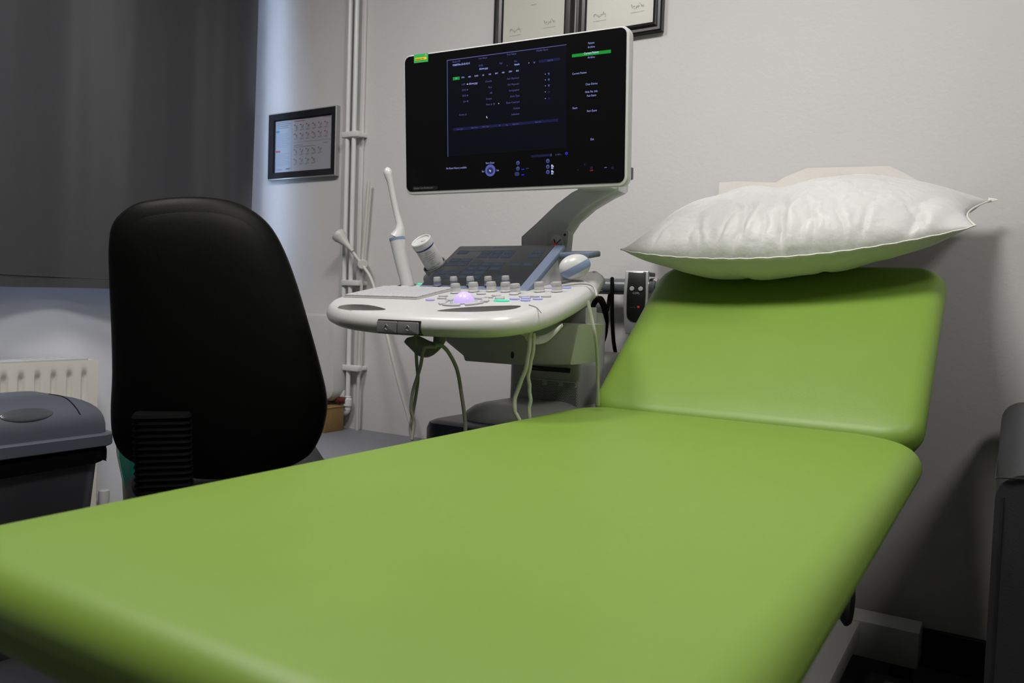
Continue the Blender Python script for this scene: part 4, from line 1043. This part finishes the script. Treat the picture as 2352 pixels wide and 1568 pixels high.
        b.faces.new(rg[-1]); b.faces.new(rg[0][::-1]); obj('grip', b, upper, k)
    for p in ((1005, 656), (1043, 655), (1081, 655), (1122, 655), (1162, 654)): knob(*p, .0095, .021, BLUEG, GPLAST, TP)
    for p in ((1047, 672), (1088, 669), (1129, 668), (1162, 669), (1184, 673), (1239, 669), (1279, 669)): knob(*p, .0120, .021, WPLAST, GPLAST)
    # trackball and its ring of keys
    tc = CP.px(1066, 694, 0)
    b = B(); lathe(b, tc, CP.n, [(.030, .0005), (.030, .002), (.026, .003), (.022, .001), (0, .001)], 32); obj('trackball_ring', b, GPLAST, US)
    b = B(); m = Matrix.Translation(tc + CP.n * .0); bmesh.ops.create_uvsphere(b, u_segments=32, v_segments=20, radius=.0225, matrix=m)
    bmesh.ops.delete(b, geom=[v for v in b.verts if (v.co - tc).dot(CP.n) < -.012], context='VERTS'); obj('trackball', b, TRACK, US, label='glowing violet trackball')
    for k in range(6):
        a0, a1 = radians(k * 60 + 6), radians(k * 60 + 54); Lk = [(.038 * cos(a0 + (a1 - a0) * i / 8), .040 * sin(a0 + (a1 - a0) * i / 8)) for i in range(9)] + [(.053 * cos(a1 - (a1 - a0) * i / 8), .055 * sin(a1 - (a1 - a0) * i / 8)) for i in range(9)]
        P3 = Plane(tc, 2, 10); b = B(); slab(b, P3, Lk[::-1], 0, .004, .0012); obj('trackball_key', b, KEYM, US)
    def pad(px_, py_, ru, rv, m_, nm='function_key'):
        P3 = Plane(CP.px(px_, py_, .0), 2, 10); b = B(); Le = [(ru * cos(2 * pi * i / 24), rv * sin(2 * pi * i / 24)) for i in range(24)]; slab(b, P3, Le, 0, .0035, .0012); obj(nm, b, m_, US)
    for p in ((1018, 681), (1015, 686), (1105, 676), (1140, 680), (1148, 684), (1180, 677), (1218, 663), (1255, 662), (1203, 682), (1228, 682), (1254, 682), (905, 659), (930, 659), (893, 664), (935, 663), (952, 661), (1148, 687), (1122, 684)): pad(*p, .0118, .0068, KEYM)
    for p in ((988, 690), (1182, 688), (1207, 691), (1235, 688), (1301, 662), (911, 664), (1208, 686), (1268, 662)): pad(*p, .0118, .0068, GLOWV, 'lit_key')
    for p, ru in (((1152, 692), .019), ((880, 662), .014), ((967, 654), .012)): pad(*p, ru, .007, GLOWG, 'lit_key')
    # front cable hook buttons
    from mathutils.bvhtree import BVHTree
    bv = BVHTree.FromPolygons([WM[bod] @ v.co for v in bod.data.vertices], [tuple(p.vertices) for p in bod.data.polygons])
    ha, hb, hm = [bv.ray_cast(CAM, ray(x, y).normalized())[0] for x, y in ((868, 749), (958, 750), (914, 750))]
    FPn = Plane(hm, math.degrees(math.atan2(hb.y - ha.y, hb.x - ha.x)), 90)
    uu = [FPn.uv(*p) for p in ((866, 738), (960, 762))]
    FPn.O = FPn.O + V((0, -.003, 0))
    b = B(); a0, c0 = FPn.uv(864, 765); a1, c1 = FPn.uv(963, 737)
    slab(b, FPn, rrect(a0, c0, a1, c1, .003), -.03, -.002, .002); obj('button_plate', b, BLACK, US)
    am = (a0 + a1) / 2
    for k in range(2):
        b = B(); slab(b, FPn, rrect(a0 + .002 if k == 0 else am + .0006, c0 + .001, am - .0006 if k == 0 else a1 - .002, c1 - .003, .003), -.01, .002, .002); bt = obj('front_button', b, MGREY, US)
        cu_ = (a0 + am) / 2 if k == 0 else (a1 + am) / 2; b = B(); vm = (c0 + c1) / 2
        tube(b, [FPn.pt(cu_ - .005, vm, .0025), FPn.pt(cu_, vm + .005, .0025), FPn.pt(cu_ + .004, vm + .001, .0025)], .0006, 5); tube(b, [FPn.pt(cu_ - .003, vm - .003, .0025), FPn.pt(cu_ + .002, vm - .006, .0025)], .0006, 5); obj('mark', b, GPLAST, bt)
    # probe holders
    def holder(pt, r, nm='probe_holder', m_=MGREY, hh=.016, ax=None):
        b = B(); lathe(b, pt - (ax or CP.n) * .02, ax or CP.n, [(r * .8, 0), (r * 1.1, .0), (r * 1.15, hh + .018), (r * 1.08, hh + .02), (r, hh + .016), (r * .9, .01)], 28); obj(nm, b, m_, US)
    holder(CP.px(935, 656, 0), .021, hh=.002); 
    # ridged rim holder at the right
    b = B()
    for px_, py_ in ((1340, 646), (1355, 652)):
        pts = [CP.px(px_ - 75, py_ + 6, .001), CP.px(px_ - 30, py_ - 1, .006), CP.px(px_, py_ + 1, .004), CP.px(px_ + 12, py_ + 12, -.006), CP.px(px_ + 16, py_ + 28, -.02)]
        tube(b, spline(pts, 6), [.003] * 25, 8)
    obj('cable_guide', b, GPLAST, US)
console()
def lower_body():
    cz = CP.O.z
    # housing below the console
    P = Plane((0, 1.58, 0), 2, 90)
    ol = [(1020, 762), (1022, 785), (1062, 818), (1066, 829), (1180, 838), (1310, 838), (1330, 745), (1260, 740), (1100, 745)]
    b = B(); slab(b, P, [P.uv(*p) for p in ol][::-1], -.14, .0, .008); obj('console_bracket', b, GPLAST, US)
    b = B(); P2 = Plane((0, 1.575, 0), 2, 90); u, v = P2.uv(1181, 815); disc(b, P2, u, v, .0045, .008, 20, ry=.008); obj('screw_hole', b, BLACK, US)
    # column
    x0 = onY(1180, 880, 1.70).x - .018; x1 = -.862
    b = B(); box(b, (x0, 1.70, .50), (x1, 2.10, EYE - .125), .02, 4); obj('rear_tower', b, GPLAST, US)
    b = B(); cx_ = -.915; lathe(b, (onY(1342, 800, 1.82).x - .002, 1.82, EYE - .40), (0, 0, 1), [(0, 0), (.052, 0), (.053, .01), (.053, .36), (.045, .385), (0, .39)], 36); obj('lift_column', b, GPLAST, US)
    b = B(); a = onY(1220, 838, 1.705); c = onY(1312, 856, 1.705); box(b, (a.x, 1.692, c.z), (c.x, 1.72, a.z), .002); obj('recess', b, BLACK, US)
    # vent
    PV = Plane((0, 1.698, 0), 0, 90); a = PV.uv(1212, 866); c = PV.uv(1328, 935)
    b = B(); slab(b, PV, rrect(a[0], c[1] - .03, c[0], a[1], .006), 0, .003, .001); vt = obj('vent_panel', b, GPLAST, US)
    b = B(); r = .00135; nx = int((c[0] - a[0] - .008) / .0040); nz = int((a[1] - c[1] + .02) / .0034)
    for j in range(nz):
        for i in range(nx):
            s = i / nx; k = j / nz
            if (abs((s * 3) % 1 - .5) > .36 and (k > .86 - abs((s * 3) % 1 - .5) * 0 or k < .12)) : continue
            uu = a[0] + .006 + i * .0040 + (.0020 if j % 2 else 0); vv_ = a[1] - .006 - j * .0034
            disc(b, PV, uu, vv_, r, .0033, 6)
    obj('vent_holes', b, BLACK, vt, smooth=False)
    # base body
    b = B(); za = EYE - .238
    L = rrect(-1.135, 1.44, -.835, 2.12, .05); PZ = Plane((0, 0, 0), 0, 0)
    slab(b, PZ, L, .10, za - .03, .02); obj('base_body', b, NAVY, US)
    b = B(); stack(b, PZ, rrect(-1.085, 1.50, -.84, 2.11, .075, 10), [(0, za - .032), (0, za - .022), (.006, za - .012), (.022, za + .0), (.045, za + .008), (.065, za + .010)]); obj('base_cover', b, GPLAST, US)
    b = B(); p = dep(1066, 985, 1.70); box(b, (p.x - .02, 1.432, za - .12), (p.x + .12, 1.45, za - .055), .004); obj('connector_panel', b, BLACK, US)
    for xx in (-1.10, -.87):
        for yy in (1.50, 2.06):
            b = B(); cyl(b, (xx - .015, yy, .05), (xx + .015, yy, .05), .05, 28); tube(b, [(xx, yy, .05), (xx, yy, .12)], .012); obj('castor', b, BLACK, US)
    # underside block at the right
    b = B(); P = Plane((0, 1.66, 0), 2, 90); slab(b, P, [P.uv(*p) for p in ((1268, 730), (1346, 705), (1346, 745), (1268, 748))][::-1], -.06, 0, .004); obj('gel_warmer', b, GPLAST, US)
    # hooks: curved leaf-shaped cable hangers
    def leaf(pts, wd, m_, SD=(.3, .6, .75)):
        b = B(); P0 = spline(pts, 12); n = len(P0); rows_ = []
        for i, p in enumerate(P0):
            s = i / (n - 1); w_ = wd * (max(0, sin(pi * (s * .90 + .05)))) ** .7
            d = (P0[min(i + 1, n - 1)] - P0[max(0, i - 1)]).normalized(); sd = V(SD).normalized(); nn = d.cross(sd).normalized()
            rows_.append([b.verts.new(p + sd * w_ * cos(a) + nn * .0035 * sin(a)) for a in [2 * pi * k / 12 for k in range(12)]])
        for r0, r1 in zip(rows_, rows_[1:]):
            for k in range(12): b.faces.new([r0[k], r0[(k + 1) % 12], r1[(k + 1) % 12], r1[k]])
        b.faces.new(rows_[0][::-1]); b.faces.new(rows_[-1]); obj('cable_hook', b, m_, US)
    hd = 1.60
    leaf([dep(x, y, hd) for x, y in ((1010, 768), (1014, 790), (1000, 803), (975, 800), (950, 784), (932, 780))], .020, MGREY)
    b = B(); tube(b, [dep(1005, 755, hd + .01), dep(1008, 772, hd + .01), dep(1006, 790, hd)], [.014, .011, .010]); obj('hook_post', b, MGREY, US)
    leaf([dep(x, y, hd) for x, y in ((1205, 752), (1207, 768), (1222, 780), (1250, 778), (1272, 764), (1292, 746))], .010, WPLAST, (-.3, .5, .9))
    b = B(); tube(b, [dep(1205, 745, hd + .01), dep(1204, 765, hd)], [.012, .010]); obj('hook_post', b, WPLAST, US)
lower_body()
def cables():
    def cab(px, r, m_, label, n=6, wob=0):
        b = B(); pts = spline([dep(x, y, d) for x, y, d in px], n)
        if wob: pts = [p + V((wob * sin(i * .9), 0, wob * .5 * sin(i * 1.7))) for i, p in enumerate(pts)]
        tube(b, pts, r, 10); tag(obj('probe_cable', b, m_), label, 'cable', 'probe cables hanging below the console')
    cab([(955, 756, 1.62), (955, 780, 1.60), (957, 830, 1.60), (960, 870, 1.61), (955, 910, 1.62), (948, 950, 1.62), (942, 985, 1.61), (948, 1010, 1.60)], .0034, CABLE, 'grey probe cable hanging straight from the left hook, crossing its twin')
    cab([(1003, 797, 1.575), (980, 797, 1.568), (972, 806, 1.572), (966, 840, 1.59), (957, 870, 1.60), (948, 900, 1.60), (944, 940, 1.60), (951, 970, 1.60), (946, 1010, 1.59)], .0034, CABLE, 'grey probe cable draped over the left hook and twisting round its twin')
    cab([(1000, 793, 1.572), (1015, 794, 1.575), (1032, 812, 1.59), (1050, 850, 1.60), (1060, 905, 1.60), (1067, 955, 1.59), (1069, 990, 1.58), (1069, 1000, 1.58)], .0038, CABLE, 'grey probe cable curving from the left hook down to the navy base')
    cab([(1222, 750, 1.575), (1217, 775, 1.57), (1213, 820, 1.57), (1203, 860, 1.57), (1187, 900, 1.57), (1181, 935, 1.56), (1190, 960, 1.56), (1200, 985, 1.56)], .0042, CABLEL, 'pale crinkled probe cable on the right hook, bending left lower down', wob=.0008)
    cab([(1225, 765, 1.575), (1226, 790, 1.58), (1220, 830, 1.58), (1214, 860, 1.58), (1216, 890, 1.58), (1218, 920, 1.58), (1215, 950, 1.58), (1220, 985, 1.58)], .0038, CABLEL, 'pale crinkled probe cable on the right hook, hanging nearly straight', wob=.0008)
    cab([(1350, 690, 1.66), (1358, 725, 1.66), (1366, 765, 1.66), (1371, 810, 1.68), (1373, 860, 1.70), (1374, 930, 1.72)], .0036, CABLEL, 'pale probe cable hanging down from the right end of the console')
cables()
# ---- things standing in or on the console
def probes():
    d0 = (CP.px(935, 656, 0) - CAM).dot(FWD)
    r_ = lambda px_: px_ / FPX * d0
    pts = [(889, 384, 2), (890, 388, 7), (891, 395, 10.5), (893, 403, 10), (897, 418, 8), (903, 450, 7.5), (910, 485, 7.3), (917, 512, 8), (919, 524, 10.5), (916, 538, 15.5), (912, 546, 18)]
    t = thing('ultrasound_probe', dep(938, 656, d0), 'tall slim white probe with ball tip standing in the left holder', 'probe')
    b = B(); tube(b, [dep(x, y, d0) for x, y, r in pts], [r_(r) for _, _, r in pts], 24); obj('shaft', b, WPLAST, t, angle=60)
    b = B(); tube(b, [dep(912, 546, d0), dep(913, 552, d0)], [r_(18.4), r_(18)], 24); obj('ring', b, BLUEB, t, label='blue grey ring')
    hp = [(913, 552, 17.7), (916, 570, 16.6), (924, 605, 16), (933, 640, 15.5), (939, 668, 15)]
    b = B(); tube(b, [dep(x, y, d0) for x, y, r in hp], [r_(r) for _, _, r in hp], 24); obj('handle', b, WPLAST, t, angle=60)
    # wipes tub
    d1 = d0 + .03
    top = dep(966, 551, d1 - .035); ax = (RIGHT * -.40 + UP * .74 - FWD * .5).normalized(); Lh = .100; rr = .0262
    base = top - ax * Lh
    t = thing('wipes_tub', base, 'white wipes tub with navy band tilted in a cup beside the tall probe', 'tub')
    b = B(); lathe(b, base, ax, [(0, 0), (rr * .92, 0), (rr * .96, .004), (rr * .96, Lh - .018), (0, Lh - .018)], 36); obj('canister', b, WPLAST, t)
    b = B(); lathe(b, base, ax, [(rr * .97, Lh - .0215), (rr * .985, Lh - .021), (rr * .985, Lh - .0175), (rr * .97, Lh - .017)], 36); obj('band', b, LABELB, t)
    b = B(); lathe(b, base, ax, [(rr * .9, Lh - .018), (rr * 1.02, Lh - .017), (rr * 1.04, Lh - .012), (rr * 1.03, Lh - .002), (rr * .97, Lh), (rr * .88, Lh - .001), (rr * .82, Lh - .004), (0, Lh - .005)], 36); ld = obj('lid', b, WPLAST, t)
    b = B(); lathe(b, base + ax * (Lh - .005) + RIGHT * .006 + UP * .004, ax, [(0, 0), (.008, 0), (.007, .002), (0, .003)], 16); obj('cap_tab', b, WPLAST, ld)
    # label print on the curved wall
    b = B(); xr, yr, _ = frame_of(ax)
    tocam = (CAM - base).normalized(); tocam = (tocam - ax * tocam.dot(ax)).normalized(); side = ax.cross(tocam)
    class Cyl:
        def pt(s, u, v, w=0): a = u / rr; return base + ax * v + (tocam * cos(a) + side * sin(a)) * (rr * .965 + w)
    Cy = Cyl()
    for k, (s, v, sz) in enumerate([('cleaning', .071, .0045), ('wipes for all', .066, .0042), ('alcohol free disinfecting', .060, .0035), ('for medical devices', .055, .0040), ('for ultrasound use', .050, .0035), ('100', .044, .0035), ('o  o  o', .038, .005), ('200 WET WIPES', .028, .0048), ('SANITIZING', .022, .0050)]):
        text(b, Cy, s, 0, v, sz, 0, .0003, 'CENTER')
    obj('label_print', b, LABELI, t, smooth=False)
    b = B(); n_ = 24; Lb = [(.0115 * cos(2 * pi * i / n_), .013 + .0055 * sin(2 * pi * i / n_)) for i in range(n_)]
    b.faces.new([b.verts.new(Cy.pt(u, v, .0003)) for u, v in Lb]); text(b, Cy, 'pdi', 0, .0105, .008, 1, .0006, 'CENTER', bold=.02); obj('badge', b, [LABELB, WPLAST], t, smooth=False)
    b = B(); lathe(b, base - ax * .006, ax, [(0, 0), (rr * 1.10, 0), (rr * 1.15, .004), (rr * 1.2, .030), (rr * 1.08, .030), (rr * 1.04, .004), (0, .003)], 30)
    tube(b, [base - ax * .004, CP.px(985, 640, -.01)], .016, 12); obj('cup_holder', b, MGREY, US)
    # oval probe at the right
    c = CP.px(1322, 640, .012); dd = (c - CAM).dot(FWD); cc = dep(1320, 612, dd); rr = 38 / FPX * dd
    t = thing('ultrasound_probe', c, 'rounded white probe with blue band lying in the right holder', 'probe')
    ax1 = (RIGHT * .94 + UP * .27 + FWD * .2).normalized(); up1 = (UP - ax1 * UP.dot(ax1)).normalized(); ax2 = ax1.cross(up1)
    mt = Matrix((ax1, ax2, up1)).transposed().to_4x4(); mt.translation = cc
    def zone(lo, hi, sc_, m_, nm, lab=None):
        b = B(); bmesh.ops.create_uvsphere(b, u_segments=48, v_segments=40, radius=1.0)
        for v in b.verts: v.co = V((v.co.x * rr * sc_, v.co.y * rr * .62 * sc_, v.co.z * rr * .74 * sc_))
        nn = V((-.30 / rr, 0, 1 / (rr * .74)))
        for lim, outer in ((hi, True), (lo, False)):
            if abs(lim) < 1.5: bmesh.ops.bisect_plane(b, geom=list(b.verts) + list(b.edges) + list(b.faces), plane_co=V((0, 0, lim * rr * .74)), plane_no=nn, clear_outer=outer, clear_inner=not outer)
        b.transform(mt); return obj(nm, b, m_, t, angle=180, label=lab)
    zone(-.02, 2, 1.0, WPLAST, 'cover'); zone(-.56, .10, 1.008, BLUEB, 'band', 'blue band round the probe'); zone(-3, -.45, 1.0, WPLAST, 'head')
    # travel alarm clock
    PC = Plane(dep(1279, 560, 1.985), -8, 84); s = .032
    t = thing('alarm_clock', PC.pt(0, -s), 'small square grey travel alarm clock behind the touch panel', 'clock')
    b = B(); slab(b, PC, rrect(-s, -s, s, s, .006), -.022, 0, .002); obj('case', b, GPLAST, t)
    b = B(); lathe(b, PC.pt(-.003, -.001, 0), PC.n, [(.024, -.001), (.024, .0012), (.0225, .0014), (.022, .0002), (0, .0002)], 40); obj('bezel', b, SILVER, t)
    b = B(); disc(b, PC, -.003, -.001, .0215, .0005, 36, 0)
    for k, (n_, a) in enumerate([(n_, radians(90 - 30 * n_)) for n_ in range(1, 13)]):
        text(b, PC, str(n_), -.003 + .017 * cos(a), -.001 + .017 * sin(a) - .0015, .0045, 1, .0008, 'CENTER')
    obj('dial', b, [WPLAST2, MGREY], t, smooth=False)
    for (x, y, w_, nm, m_) in ((.0145, .012, .0009, 'minute_hand', BLACK), (-.006, .0125, .0012, 'hour_hand', BLACK)):
        b = B(); tube(b, [PC.pt(-.003, -.001, .0016), PC.pt(-.003 + x, -.001 + y, .0016)], w_, 6); obj(nm, b, m_, t)
    b = B(); disc(b, PC, -.003, -.001, .0028, .0028, 16); disc(b, PC, -.0055, -.002, .003, .0026, 4); obj('centre_boss', b, RED, t, smooth=False)
    b = B(); cyl(b, PC.pt(.022, .022, -.002), PC.pt(.022, .022, .001), .0034, 20); obj('light_sensor', b, BLACK, t)
probes()
